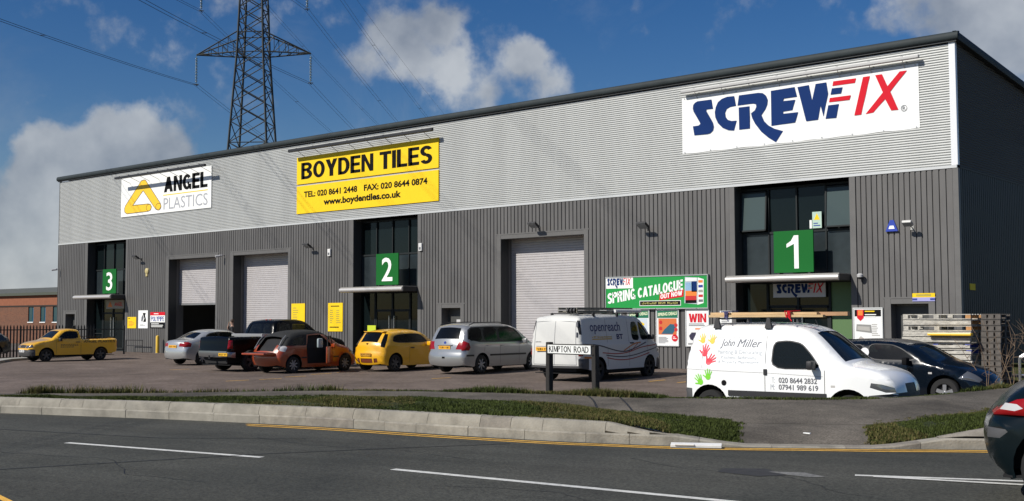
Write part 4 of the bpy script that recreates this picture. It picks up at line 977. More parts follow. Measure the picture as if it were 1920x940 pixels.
def make_car(name, label, cat, loc, hd, sp):
    root = empty(name, (loc[0], loc[1], loc[2]), hd, label, cat); sh = Shell(sp); pm = sp['paint']; P = sh.P
    outline = [tuple(p) for p in P]+[tuple(p) for p in resample([tuple(P[-1])]+sh.bottom()+[tuple(P[0])], .09)[1:-1]]
    # ---- sides
    pts = []
    for d in (.012, .03, .055, .09, .14):
        for p, n_ in zip(P[::2], sh.Nn[::2]): pts.append((p[0]-n_[0]*d, p[1]-n_[1]*d))
    x0, x1 = P[:, 0].min(), P[:, 0].max(); z0, z1 = P[:, 1].min(), P[:, 1].max()
    for i, x in enumerate(np.arange(x0, x1, .13)):
        for z in np.arange(z0, z1, .11): pts.append((x+(.065 if int(z/.11) % 2 else 0), z))
    for zz in (sp['zb']-.06, sp['zb']-.03, sp['zb']+.0, sp['zb']+.03):
        for x in np.arange(x0, x1, .12): pts.append((x, zz))
    pts = np.array(pts); d, _ = segdist(pts, P); pts = pts[d > .008]
    body = MB()
    regs = [(nm, poly, m_, ins) for nm, poly, m_, ins in sp.get('side', [])]
    for sgn in (-1, 1):
        rg = [r for r in regs if not (r[0].endswith('!R') and sgn > 0)]
        V2, res = sh.cdt(outline, pts, rg)
        yy = sh.side(V2); V3 = [(v[0], sgn*y, v[1]) for v, y in zip(V2, yy)]
        for nm, fs in res.items():
            fl = [f if sgn < 0 else f[::-1] for f in fs]; vv, ff = compact(V3, fl)
            if nm == 'body': body.add(vv, ff); continue
            r = next(r for r in regs if r[0] == nm); ins = r[3]; vv = [(a, b-sgn*ins, c) for a, b, c in vv]
            if ins < .002: ins = 0
            o = MB().add(vv, ff).build(nm.split('#')[0].replace('!R', ''), r[2], root, smooth='full')
    # ---- strip over the top, front and back
    se = np.array([sh.edge(u) for u in sh.S]); k = 1.0; eh = sp['w']
    oo = [(u, -eh) for u in sh.S]+[(sh.S[-1], -eh+2*eh*j/12) for j in range(1, 12)]+[(u, eh) for u in sh.S[::-1]]+[(0, eh-2*eh*j/12) for j in range(1, 12)]
    pts = [(u, -eh+2*eh*j/12) for u in sh.S[1:-1] for j in range(1, 12)]
    rg = []
    for nm, poly, m_, ins in sp.get('strip', []):
        q = [(sh.s_at(p), v*eh) for p, v in poly]; q2 = []
        for a, b in zip(q, q[1:]+q[:1]):
            n = max(1, int(math.hypot(b[0]-a[0], b[1]-a[1])/.12))
            q2 += [(a[0]+(b[0]-a[0])*t/n, a[1]+(b[1]-a[1])*t/n) for t in range(n)]
        rg.append((nm, q2, m_, ins))
    V2, res = sh.cdt(oo, pts, rg)
    for nm, fs in res.items():
        r = next((r for r in rg if r[0] == nm), None); ins = r[3] if r else 0
        V3 = [sh.strip_pt(u, v/eh, -ins) for u, v in V2]; vv, ff = compact(V3, fs)
        if nm == 'body': body.add(vv, ff)
        else: MB().add(vv, ff).build(nm.split('#')[0], r[2], root, smooth='full')
    o = body.build('body', pm, root)
    bm = bmesh.new(); bm.from_mesh(o.data); bmesh.ops.remove_doubles(bm, verts=bm.verts, dist=.002); bmesh.ops.recalc_face_normals(bm, faces=bm.faces); bm.to_mesh(o.data); bm.free()
    o.data.shade_smooth(); o.data.set_sharp_from_angle(angle=math.radians(50))
    # ---- inside: floor, tub, seats
    zbl = sp['zb']; xf, xr = sp['xf'], sp['xr']; wi = sp['w']-.30
    m = MB(); m.box(xr-.25, xf-.35, -wi, wi, .2, zbl-.12); m.box(xf-.35, x1-.25, -wi, wi, .2, min(zbl-.3, .55)); m.box(x0+.16, xr-.25, -wi, wi, .3, zbl-.25)
    m.box(x0+.14, x1-.14, -sp['w']+.12, sp['w']-.12, .24, .26); m.box(xr+sp['wr']+.1, xf-sp['wr']-.1, -sp['w']+.09, sp['w']-.09, .25, zbl-.1)
    m.build('underbody', M_dark, root)
    zt = z1
    for sx in sp.get('seats', [(-.15, 2)]):
        for y in (-.36, .36):
            m = MB(); A = Matrix.Translation((sx[0], y, 0)) @ Matrix.Rotation(math.radians(-12), 4, 'Y'); m.bevbox(-.07, .07, -.24, .24, zbl-.3, zbl+.12, .05, A); m.bevbox(-.05, .05, -.13, .13, zbl+.15, zbl+.33, .04, A); m.build('seat', M_seat, root)
    for x in (xf, xr):
        for y in (-1, 1): make_wheel(root, x, y*(sp['w']-sp.get('ww', .2)/2-.03), sp['wr'], sp.get('ww', .2), sp.get('wheel', 'alloy'), sp.get('spokes', 5))
    # ---- mirrors, handles, plates
    if 'mirror' in sp:
        mx_, mz = sp['mirror']
        for y in (-1, 1):
            yb = float(sh.side([(mx_, mz-.06)])[0]); m = MB(); m.bevbox(mx_-.05, mx_+.07, yb+.03, yb+.22, mz-.07, mz+.09, .03) ; m.tube((mx_+.02, yb-.02, mz-.05), (mx_+.02, yb+.08, mz-.02), .03)
            if y < 0: m.v = [(a, -b, c) for a, b, c in m.v]
            m.build('wing_mirror', sp.get('mirror_mat', M_trim), root, smooth=40)
    for hx, hz in sp.get('handles', []):
        for y in (-1, 1):
            a = sh.onside(hx-.09, hz, y, 0); b = sh.onside(hx+.09, hz, y, 0); m = MB(); m.bevbox(hx-.1, hx+.1, min(abs(a[1]), abs(b[1]))-.01, max(abs(a[1]), abs(b[1]))+.03, hz-.018, hz+.018, .012)
            if y < 0: m.v = [(p, -q, c) for p, q, c in m.v]
            m.build('door_handle', sp.get('handle_mat', M_trim), root)
    for (hx, hz, z0_, z1_) in sp.get('seams', []):
        for y in (-1, 1):
            m = MB(); zz = np.linspace(z0_, z1_, 9); 
            for z in zz:
                f = (z-z0_)/(z1_-z0_); xx = hx+(hz-hx)*f
                for dx in (-.005, .005): m.v.append(sh.onside(xx+dx, z, y, .002))
            m.f = [(2*i, 2*i+1, 2*i+3, 2*i+2) for i in range(8)]; m.build('door_seam', M_trim, root)
    if 'plate' in sp:   # (x, z, material, tilt, y)
        px, pz, pmt, tl = sp['plate'][:4]; py = sp['plate'][4] if len(sp['plate']) > 4 else 0
        A = Matrix.Translation((px, py, pz)) @ Matrix.Rotation(tl, 4, 'Y')
        pl_ = MB().box(-.012, .004, -.26, .26, -.056, .056, A).build('number_plate', pmt, root); m = MB(); r_ = random.Random(int(abs(loc[0]*10)))
        for k2 in range(7):
            yb = .2-k2*.062-(.03 if k2 > 3 else 0); 
            m.box(-.0145 if px < 0 else .0045, -.013 if px < 0 else .006, yb-.018, yb-.008, -.032, .032, A); m.box(-.0145 if px < 0 else .0045, -.013 if px < 0 else .006, yb+.008, yb+.018, -.032 if r_.random() < .6 else 0, .032, A); m.box(-.0145 if px < 0 else .0045, -.013 if px < 0 else .006, yb-.018, yb+.018, r_.choice((-.032, -.005, .022)), r_.choice((-.022, .005, .032)) , A)
        m.build('characters', M_black, pl_)
    return root, sh
def ribbon_side(sh, root, pts, w, sgn, material, name, off=.004):
    m = MB(); P = resample(chaikin(pts, 2), .06); n = len(P)
    for i in range(n):
        a = P[max(0, i-1)]; b = P[min(n-1, i+1)]; t = (b-a)/np.linalg.norm(b-a); nn = np.array((-t[1], t[0]))
        for q in (-1, 1): c = P[i]+nn*w/2*q; m.v.append(sh.onside(c[0], c[1], sgn, off))
    m.f = [(2*i, 2*i+2, 2*i+3, 2*i+1) for i in range(n-1)]; return m.build(name, material, root)
def textside(sh, root, s, x0, x1, z0, z1, sgn, material, off=0., shear=0., lift=.005):
    return text_on(s, lambda u, v: sh.onside(x0+(x1-x0)*u, z0+(z1-z0)*v, sgn, lift), material, root, off, 'lettering', shear)
def strake(sh, root, x0, x1, z0, z1, sgn, material, name='rub_strip', t=.018):
    m = MB(); n = max(3, int(abs(x1-x0)/.15))
    for i in range(n+1):
        x = x0+(x1-x0)*i/n
        for z, o in ((z0, .0), (z0, t), (z1, t), (z1, .0)): m.v.append(sh.onside(x, z, sgn, o))
    m.f = [(4*i+j, 4*i+j+1, 4*i+j+5, 4*i+j+4) for i in range(n) for j in range(3)]+[(0, 1, 2, 3), (4*n, 4*n+3, 4*n+2, 4*n+1)]
    return m.build(name, material, root)
def sidewin(polys, glass=None, band=None):
    out = []
    if band: return [('side_window#%d' % i, inset(rpoly(p, 1), .014), glass or M_cglass, .012) for i, p in enumerate(polys)]+[('window_seal', rpoly(band, 1), M_trim, .003)]
    for i, p in enumerate(polys): q = rpoly(p, 2); out.append(('side_window#%d' % i, inset(q, .022), glass or M_cglass, .012)); out.append(('window_seal#%d' % i, q, M_trim, .003))
    return out
def win_strip(nm, a, b, va, vb, glass=None, seal=True, d=.04):
    g = [(nm, [(a, -va), (b, -vb), (b, vb), (a, va)], glass or M_cglass, .012)]
    return g
# ------------------------------------------------------------------ white painter's van (foreground, parked parallel to the front)
HAND = None
def hand2d():
    """splayed hand print: palm and five fingers, unit height"""
    P = []
    def finger(x, y, a, l, w):
        d = (math.sin(a), math.cos(a)); n = (d[1], -d[0]); return [[(x+n[0]*w*s_+d[0]*l*t, y+n[1]*w*s_+d[1]*l*t) for s_, t in ((-1, 0), (-.9, .8), (-.5, .97), (.5, .97), (.9, .8), (1, 0))]]
    P += [[(.5+.25*math.cos(a*PI/7), .28+.27*math.sin(a*PI/7)) for a in range(14)]]
    for x, y, a, l, w in ((.34, .42, -.42, .46, .05), (.45, .5, -.14, .50, .052), (.57, .5, .12, .48, .052), (.67, .42, .38, .42, .048), (.3, .22, -1.05, .36, .06)): P += finger(x, y, a, l, w)
    return P
def hand_on(sh, root, cx, cz, size, ang, material, sgn=-1, flip=False):
    m = MB()
    for k, P in enumerate(hand2d()):
        q = []
        for u, v in P:
            u -= .5; v -= .4; u = -u if flip else u; q.append((cx+size*(u*math.cos(ang)-v*math.sin(ang)), cz+size*(u*math.sin(ang)+v*math.cos(ang))))
        m.poly([sh.onside(a, b, sgn, .004+.0004*k) for a, b in q])
    return m.build('hand_print', material, root)
BP = [(-1.88,.30),(-1.91,.42),(-1.92,.62),(-1.91,.9),(-1.88,1.2),(-1.82,1.5),(-1.75,1.72),(-1.60,1.80),(-1.3,1.815),(-.6,1.825),(0,1.82),(.36,1.785),(.62,1.70),(.95,1.42),(1.26,1.14),(1.36,1.10),(1.70,1.05),(1.96,.96),(2.08,.84),(2.13,.70),(2.14,.52),(2.11,.34),(2.06,.24)]
pw = paint('van_white', (.88,.89,.88), .25)
sp = dict(P=BP, w=.86, zb=1.1, th=.16, th2=.12, zm=.5, tuck=.05, wr=.30, xf=1.345, xr=-1.345, paint=pw, rt=.10, re=.13, ct=.05, ce=.06, tf=(1.0, 2.15, .17), tr=(-1.2, -2.0, .04), gap=.085, zs=.25,
          wheel='steel', ww=.17, mirror=(.72, 1.10), mirror_mat=M_trim, seats=[(.2, 2)], seams=[(-.21, -.21, .3, 1.62), (.93, .93, .34, 1.02)],
          side=[('fuel_cap#1!R', [(-1.04+.055*math.cos(a*PI/8), .74+.055*math.sin(a*PI/8)) for a in range(16)], M_black, .004)]
          + sidewin([[(-.10,1.02),(-.08,1.52),(.22,1.55),(.48,1.50),(.68,1.30),(.88,1.03)]])
          + [('headlight', [(1.72,.74),(1.98,.66),(2.12,.66),(2.10,.74),(1.92,.80),(1.74,.82)], M_head, .004), ('indicator', [(1.04,.72),(1.12,.72),(1.12,.76),(1.04,.76)], M_tailc, .0),
             ('bumper_front', [(1.66,.2),(2.2,.2),(2.2,.62),(1.70,.60)], mat('bumper_grey', (.07,.07,.072), .6), .0), ('bumper_rear', [(-2.1,.2),(-1.70,.2),(-1.72,.62),(-2.1,.64)], mat('bumper_grey', (.07,.07,.072), .6), 0),
             ('tail_light', [(-2.0,.6),(-1.85,.6),(-1.84,.98),(-2.0,.98)], M_trim, .001)],
          strip=[('windscreen', [((.66,1.66), -.80), ((1.24,1.15), -.92), ((1.24,1.15), .92), ((.66,1.66), .80)], M_cglass, .012),
                 ('bumper_front', [((2.12,.62), -1), ((2.06,.24), -1), ((2.06,.24), 1), ((2.12,.62), 1)], mat('bumper_grey', (.07,.07,.072), .6), 0),
                 ('grille', [((2.10,.78), -.42), ((2.13,.68), -.42), ((2.13,.68), .42), ((2.10,.78), .42)], M_trim, .01),
                 ('bumper_rear', [((-1.88,.30), -1), ((-1.92,.64), -1), ((-1.92,.64), 1), ((-1.88,.30), 1)], mat('bumper_grey', (.07,.07,.072), .6), 0)])
van1, sh1 = make_car('painter_van', 'small white decorator van with coloured hand prints and timber on its roof bars', 'van', (2.06, -15.27, -.14), .045, sp)
strake(sh1, van1, -.95, .96, .51, .61, -1, M_trim); strake(sh1, van1, -.95, .96, .51, .61, 1, M_trim)
MB().bevbox(-.235, -.165, -.885, -.85, .91, 1.02, .012).build('door_handle', M_trim, van1)
ribbon_side(sh1, van1, [(-1.5,1.0),(-1.52,1.3),(-1.42,1.55),(-1.2,1.60),(-.25,1.585)], .008, -1, mat('pressed_line', (.45,.45,.45), .5), 'panel_line')
ribbon_side(sh1, van1, [(-1.85,.985),(-1.2,.965),(-.25,.95)], .008, -1, _M['pressed_line'], 'panel_line')
ribbon_side(sh1, van1, [(-.18,.95),(.9,.91)], .008, -1, _M['pressed_line'], 'panel_line')
M_jm = mat('script_grey', (.10,.11,.14), .5); M_jl = mat('pale_script', (.50,.53,.56), .5)
textside(sh1, van1, 'John', -1.15, -.88, 1.38, 1.56, -1, M_jm, 0, .18); textside(sh1, van1, 'Miller', -.80, -.34, 1.41, 1.56, -1, M_jm, 0, .12)
textside(sh1, van1, 'Painting & Decorating', -1.19, -.29, 1.26, 1.36, -1, M_jl); textside(sh1, van1, 'Kitchens, Bathrooms', -1.11, -.40, 1.18, 1.25, -1, M_jl); textside(sh1, van1, '& Property Maintenance', -1.17, -.34, 1.085, 1.165, -1, M_jl)
textside(sh1, van1, '020 8644 2832', .06, .79, .775, .875, -1, M_greytext, .02); textside(sh1, van1, 'T:', -.07, -.02, .775, .875, -1, M_jl); textside(sh1, van1, '07941 989 619', .06, .81, .65, .75, -1, M_greytext, .02); textside(sh1, van1, 'M:', -.10, -.02, .65, .75, -1, M_jl)
MY = mat('hand_yellow', (.85,.50,.02), .5); MR = mat('hand_red', (.75,.02,.05), .5); MGn = mat('hand_green', (.20,.65,.04), .5)
for cx, cz, s_, a, mm in ((-1.53,1.55,.20,.1,MY),(-1.32,1.54,.20,-.1,MY),(-1.46,1.32,.25,-.25,MR),(-1.34,1.15,.25,-.9,MR),(-1.37,.87,.22,-.1,MGn),(-1.55,.77,.23,.5,MGn)): hand_on(sh1, van1, cx, cz, s_, a, mm)
for x in (-1.25, -.2):
    m = MB(); m.box(x-.02, x+.02, -.66, .66, 1.93, 1.96)
    for y in (-.68, .68): m.add([(x-.07, y-.04, 1.76), (x+.07, y-.04, 1.76), (x+.07, y+.04, 1.76), (x-.07, y+.04, 1.76), (x-.025, y-.02, 1.96), (x+.025, y-.02, 1.96), (x+.025, y+.02, 1.96), (x-.025, y+.02, 1.96)], [(0, 1, 5, 4), (1, 2, 6, 5), (2, 3, 7, 6), (3, 0, 4, 7), (4, 5, 6, 7)])
    m.build('roof_bar', M_trim, van1)
MB().tube((.50, 0, 1.76), (.42, 0, 1.92), .006).build('aerial', M_trim, van1)
vM = Matrix.Translation((2.06, -15.27, -.14)) @ Matrix.Rotation(.045, 4, 'Z')
M_wood = mat('planed_timber', (.55,.38,.20), .7, var=.22, vs=2.5, bump=.3, bs=30, stretch=(1, 8, 8)); M_wood2 = mat('darker_timber', (.42,.24,.12), .7, var=.2, vs=3, stretch=(1, 8, 8))
tg = 'timber lengths strapped to the roof bars of the painter van'
for i, (x0, x1, y0, z0, tilt, mm, lb) in enumerate(((-1.46, .84, -.60, 1.965, 0, M_wood, 'long pale timber plank lying lowest on the van roof bars'), (-1.44, .70, -.54, 2.012, 0, M_wood, 'pale timber plank stacked above the lowest plank on the van roof'), (-1.42, 1.22, -.40, 1.99, .0, M_wood2, 'longest reddish timber plank sticking furthest forward over the van roof'))):
    o = MB().bevbox(0, x1-x0, -.06, .06, 0, .045 if i < 2 else .07, .004).build('timber_plank', mm); o.matrix_world = vM @ Matrix.Translation((x0, y0, z0)); props(o, lb, 'plank', tg)
for i, (x, mm, lb) in enumerate(((-1.08, mat('strap_blue', (.05,.05,.16), .6), 'dark blue rope tied round the timber at the rear of the van roof'), (.19, M_sfred, 'red strap tied round the timber over the middle of the van roof'))):
    m = MB(); r_ = random.Random(i)
    for k in range(7):
        xx = r_.uniform(-.05, .05); m.path([(xx, -.70, .0), (xx+r_.uniform(-.03, .03), -.70, .12), (xx+.02, -.3, .13)], .009, 5)
    m.path([(0, -.71, .02), (.07, -.72, -.06), (.03, -.70, -.02)], .009, 5)
    o = m.build('tie_strap', mm); o.matrix_world = vM @ Matrix.Translation((x, .02, 1.955)); props(o, lb, 'strap')
# ------------------------------------------------------------------ telecoms van (Transit shape)
TP = [(-2.40,.42),(-2.43,.55),(-2.42,.9),(-2.40,1.3),(-2.36,1.7),(-2.31,1.90),(-2.22,1.96),(-1.6,2.0),(-.4,2.01),(.75,1.98),(1.02,1.92),(1.22,1.75),(1.62,1.36),(1.80,1.22),(1.96,1.16),(2.22,1.02),(2.34,.88),(2.40,.68),(2.42,.45),(2.38,.25)]
pt_ = mat('telecom_white', (.62,.62,.59), .5, coat=.15, spec=.3)
bg_ = mat('bumper_grey', (.07,.07,.072), .6)
sp = dict(P=TP, w=.98, zb=1.15, th=.13, th2=.03, tuck=.04, wr=.335, xf=1.465, xr=-1.465, paint=pt_, rt=.09, re=.08, ct=.05, ce=.03, tf=(1.1, 2.4, .22), tr=(-1.8, -2.4, .03), gap=.06, zs=.34, wheel='black', ww=.2,
          mirror=(1.35, 1.30), seats=[(.55, 2)], seams=[(.22, .22, .40, 1.9), (1.30, 1.30, .45, 1.15), (-1.0, -1.0, .45, 1.9)], handles=[(.36, 1.13)],
          side=sidewin([[(.40,1.22),(.42,1.80),(.78,1.80),(.86,1.2)], [(.92,1.20),(.85,1.80),(.95,1.79),(1.12,1.68),(1.40,1.36),(1.42,1.24)]])
          + [('tail_light', [(-2.47,.78),(-2.30,.78),(-2.30,1.02),(-2.47,1.02)], M_tail, .002), ('lamp#1', [(-2.37,1.42),(-2.29,1.42),(-2.27,1.84),(-2.35,1.84)], M_trim, .004),
             ('headlight', [(2.0,.84),(2.36,.80),(2.30,.98),(2.12,1.10)], M_head, .004), ('bumper', [(-2.6,.3),(-2.02,.3),(-2.02,.70),(-2.6,.68)], bg_, 0), ('bumper_front', [(1.9,.2),(2.6,.2),(2.6,.62),(2.02,.62)], bg_, 0)],
          strip=[('windscreen', [((1.12,1.85), -.82), ((1.66,1.32), -.9), ((1.66,1.32), .9), ((1.12,1.85), .82)], M_cglass, .012),
                 ('bumper_front', [((2.41,.60), -1), ((2.38,.25), -1), ((2.38,.25), 1), ((2.41,.60), 1)], bg_, 0),
                 ('bumper_rear', [((-2.40,.42), -1), ((-2.43,.50), -1), ((-2.43,.50), 1), ((-2.40,.42), 1)], bg_, 0)],
          plate=(-2.475, .98, M_yplate, 0, .42))
van2, sh2 = make_car('telecom_van', 'white panel van with ladders on the roof, rear doors towards the road', 'van', (-9.5, -5.5, -.095), 1.6, sp)
m = MB(); 
def rear(z, y, off=.006):   # point on the rear face
    i = np.argmin(np.hypot(sh2.P[:12, 0]+2.40, sh2.P[:12, 1]-z)); u = float(np.interp(z, sh2.P[:int(np.argmax(sh2.P[:, 1] > 1.85)), 1], sh2.S[:int(np.argmax(sh2.P[:, 1] > 1.85))])); v = y/sh2.edge(u); return sh2.strip_pt(u, v, off)
def rear_line(pts, w, name, mm):
    m = MB()
    for (z, y), (z2, y2) in zip(pts, pts[1:]):
        n = 6
        for i in range(n):
            a = (z+(z2-z)*i/n, y+(y2-y)*i/n); b = (z+(z2-z)*(i+1)/n, y+(y2-y)*(i+1)/n); d = np.array(b)-np.array(a); d = d/np.linalg.norm(d); nn = (-d[1]*w/2, d[0]*w/2)
            m.add([rear(a[0]+nn[0], a[1]+nn[1]), rear(b[0]+nn[0], b[1]+nn[1]), rear(b[0]-nn[0], b[1]-nn[1]), rear(a[0]-nn[0], a[1]-nn[1])], [(0, 1, 2, 3)])
    return m.build(name, mm, van2)
rear_line([(.52, .0), (1.84, .0)], .012, 'door_seam', M_greytext)
rear_line([(.52, .80), (1.80, .74), (1.83, .0), (1.80, -.74), (.52, -.80), (.52, .80)], .012, 'door_seam', M_greytext)
rear_line([(1.06, .70), (1.06, .10)], .012, 'door_pressing', M_greytext); rear_line([(1.06, .12), (.90, .12)], .012, 'door_pressing', M_greytext)
text_on('openreach', lambda u, v: rear(1.17+.05*v, .74-.22*u), M_greytext, van2, .01)
for y in (-.1, .12): p = rear(1.10, y); MB().bevbox(p[0]-.03, p[0]+.01, y-.07, y+.07, 1.08, 1.11, .008).build('door_handle', M_trim, van2)
for z in (1.72, 1.42):
    p = rear(z, -.80); MB().bevbox(p[0]-.03, p[0]+.02, -.83, -.77, z-.07, z+.07, .01).build('hinge', M_greytext, van2)
textside(sh2, van2, 'openreach', -1.86, -.20, 1.42, 1.80, -1, mat('brand_navy', (.03,.035,.12), .5), .01)
textside(sh2, van2, 'a BT Group business', -1.80, -.72, 1.30, 1.37, -1, mat('brand_amber', (.55,.33,.03), .5), .03); ribbon_side(sh2, van2, [(-1.80,1.275),(-.72,1.275)], .03, -1, _M['brand_amber'], 'underline')
textside(sh2, van2, 'BT', -.46, -.10, 1.26, 1.42, -1, _M['brand_navy'], .04)
MBl = mat('swirl_dark', (.05,.04,.06), .5); MRd = mat('swirl_red', (.35,.04,.03), .5); MOr = mat('swirl_orange', (.55,.17,.03), .5)
for pts_, w_, mm in (([(-2.3,1.13),(-1.5,1.10),(-.8,.95),(-.2,.86),(.3,.90),(1.2,1.14)], .035, MBl), ([(-1.3,.86),(-.5,.80),(.2,.84),(.9,1.0),(1.9,1.05)], .03, MRd), ([(-1.1,.78),(-.3,.70),(.5,.74),(1.2,.86),(2.1,.98)], .03, MBl), ([(-1.05,.70),(-.3,.60),(.5,.64),(1.4,.80)], .03, MRd), ([(-.1,.90),(.5,1.12),(.9,1.14)], .035, MOr), ([(-2.25,.74),(-1.9,.72),(-1.85,.74)], .06, MOr), ([(.3,.88),(.75,1.14)], .025, MRd)):
    ribbon_side(sh2, van2, pts_, w_, -1, mm, 'swirl_stripe')
# ladders and tube on the roof
e = empty('roof_ladder', (0, 0, 0), 0, 'grey aluminium ladder stack strapped on the roof of the white panel van', 'ladder'); vM2 = Matrix.Translation((-9.5, -5.5, -.095)) @ Matrix.Rotation(1.6, 4, 'Z'); e.matrix_world = vM2 @ Matrix.Translation((0, 0, 2.08))
for y in (-.62, -.32, -.24, .06):
    for z in (0, .09): MB().box(-2.15, .95, y-.015, y+.015, z, z+.07).build('rail', mat('ladder_alu', (.20,.19,.16), .5, .4), e)
for k in range(11): MB().tube((-2.0+k*.28, -.62, .035), (-2.0+k*.28, .06, .035), .015, 6).build('rung', _M['ladder_alu'], e)
for k in range(3): MB().lathe([(.04, -.03), (.09, -.03), (.09, .03), (.04, .03)], 'y', (-2.12, -.55+.12*k, .06), 12).build('end_roller', M_trim, e)
for x in (-1.5, -.2, 1.0):
    m = MB(); m.box(x-.02, x+.02, -.78, .78, 2.04, 2.075)
    for y in (-.78, .78): m.bevbox(x-.05, x+.05, y-.03, y+.03, 1.93, 2.08, .01)
    m.build('roof_bar', M_trim, van2)
o = MB().tube((0, 0, 0), (1.5, 0, 0), .055, 12).build('pipe_tube', mat('tube_white', (.75,.75,.73), .4)); o.matrix_world = vM2 @ Matrix.Translation((-.2, -.70, 2.135)); props(o, 'white plastic pipe carrier on the right edge of the panel van roof', 'tube')
# ------------------------------------------------------------------ silver people carrier
GP = [(-2.28,.30),(-2.35,.42),(-2.36,.62),(-2.31,.72),(-2.29,.95),(-2.22,1.15),(-2.10,1.42),(-1.98,1.60),(-1.80,1.67),(-1.2,1.70),(-.3,1.70),(.35,1.66),(.72,1.55),(1.15,1.24),(1.42,1.05),(1.72,.95),(2.05,.82),(2.20,.68),(2.27,.48),(2.22,.25)]
ps = paint('silver_paint', (.38,.39,.39), .28, .55)
sp = dict(P=GP, w=.905, zb=1.06, th=.24, th2=.1, wr=.32, xf=1.42, xr=-1.42, paint=ps, rt=.10, re=.13, ct=.05, ce=.08, tf=(.9, 2.3, .2), tr=(-1.4, -2.35, .08), zs=.24, wheel='trim', spokes=7, mirror=(.78, 1.08), mirror_mat=ps, handle_mat=ps,
          seats=[(.05, 2), (-.9, 2)], seams=[(.62, .62, .3, 1.02), (-.45, -.45, .3, 1.6), (-1.32, -1.2, .75, 1.55)], handles=[(-.33, .95), (-1.1, .95)],
          side=sidewin([[(-2.10,1.12),(-1.94,1.56),(-1.33,1.59),(-1.36,1.10)], [(-1.29,1.10),(-1.26,1.59),(-.50,1.60),(-.50,1.09)], [(-.43,1.09),(-.43,1.60),(.22,1.585),(.52,1.50),(.92,1.12),(.9,1.08)]], M_cglass2, [(-2.13,1.09),(-1.96,1.59),(-1.2,1.62),(.22,1.61),(.56,1.52),(.98,1.10),(.96,1.05)])
          + [('tail_light', [(-2.45,.80),(-2.08,.80),(-2.02,.90),(-2.06,1.05),(-2.20,1.12),(-2.45,1.10)], M_tail, .002), ('headlight', [(1.9,.62),(2.2,.60),(2.2,.74),(1.95,.84)], M_head, .004)],
          strip=[('rear_window', [((-2.22,1.15), -.84), ((-2.01,1.56), -.80), ((-2.01,1.56), .80), ((-2.22,1.15), .84)], M_cglass2, .012),
                 ('tail_light', [((-2.30,.84), -1), ((-2.24,1.10), -1), ((-2.24,1.10), -.82), ((-2.30,.84), -.68)], M_tail, .002), ('tail_light#2', [((-2.30,.84), 1), ((-2.24,1.10), 1), ((-2.24,1.10), .82), ((-2.30,.84), .68)], M_tail, .002),
                 ('windscreen', [((.78,1.50), -.8), ((1.30,1.13), -.9), ((1.30,1.13), .9), ((.78,1.50), .8)], M_cglass, .012)],
          plate=(-2.372, .90, M_yplate, 0, 0))
c3, s3 = make_car('people_carrier', 'silver people carrier with roof rails parked nose in between the yellow hatchback and white van', 'car', (-15.2, -4.4, -.07), 1.6, sp)
strake(s3, c3, -1.0, 1.0, .60, .66, -1, M_trim); strake(s3, c3, -2.2, -1.86, .60, .66, -1, M_trim)
p = s3.strip_pt(s3.s_at((-2.36,.55)), 0); MB().bevbox(p[0]-.012, p[0]+.02, -.06, .06, .53, .59, .008).build('tow_cover', M_black, c3)
p = s3.strip_pt(s3.s_at((-2.25,1.07)), 0); MB().lathe([(0, -.012), (.05, -.012), (.05, .01)], 'x', (p[0], 0, 1.06), 14).build('badge', M_blueprint, c3)
p = s3.strip_pt(s3.s_at((-2.29,.9)), 0); MB().bevbox(p[0]-.01, p[0]+.03, -.34, .34, .97, 1.0, .01).build('plate_lamp_bar', ps, c3)
for y in (-.66, .66):
    MB().path([(-1.85, y, 1.66), (-1.6, y, 1.745), (-.3, y, 1.76), (.15, y, 1.73), (.35, y, 1.66)], .016, 8).build('roof_rail', M_trim, c3)
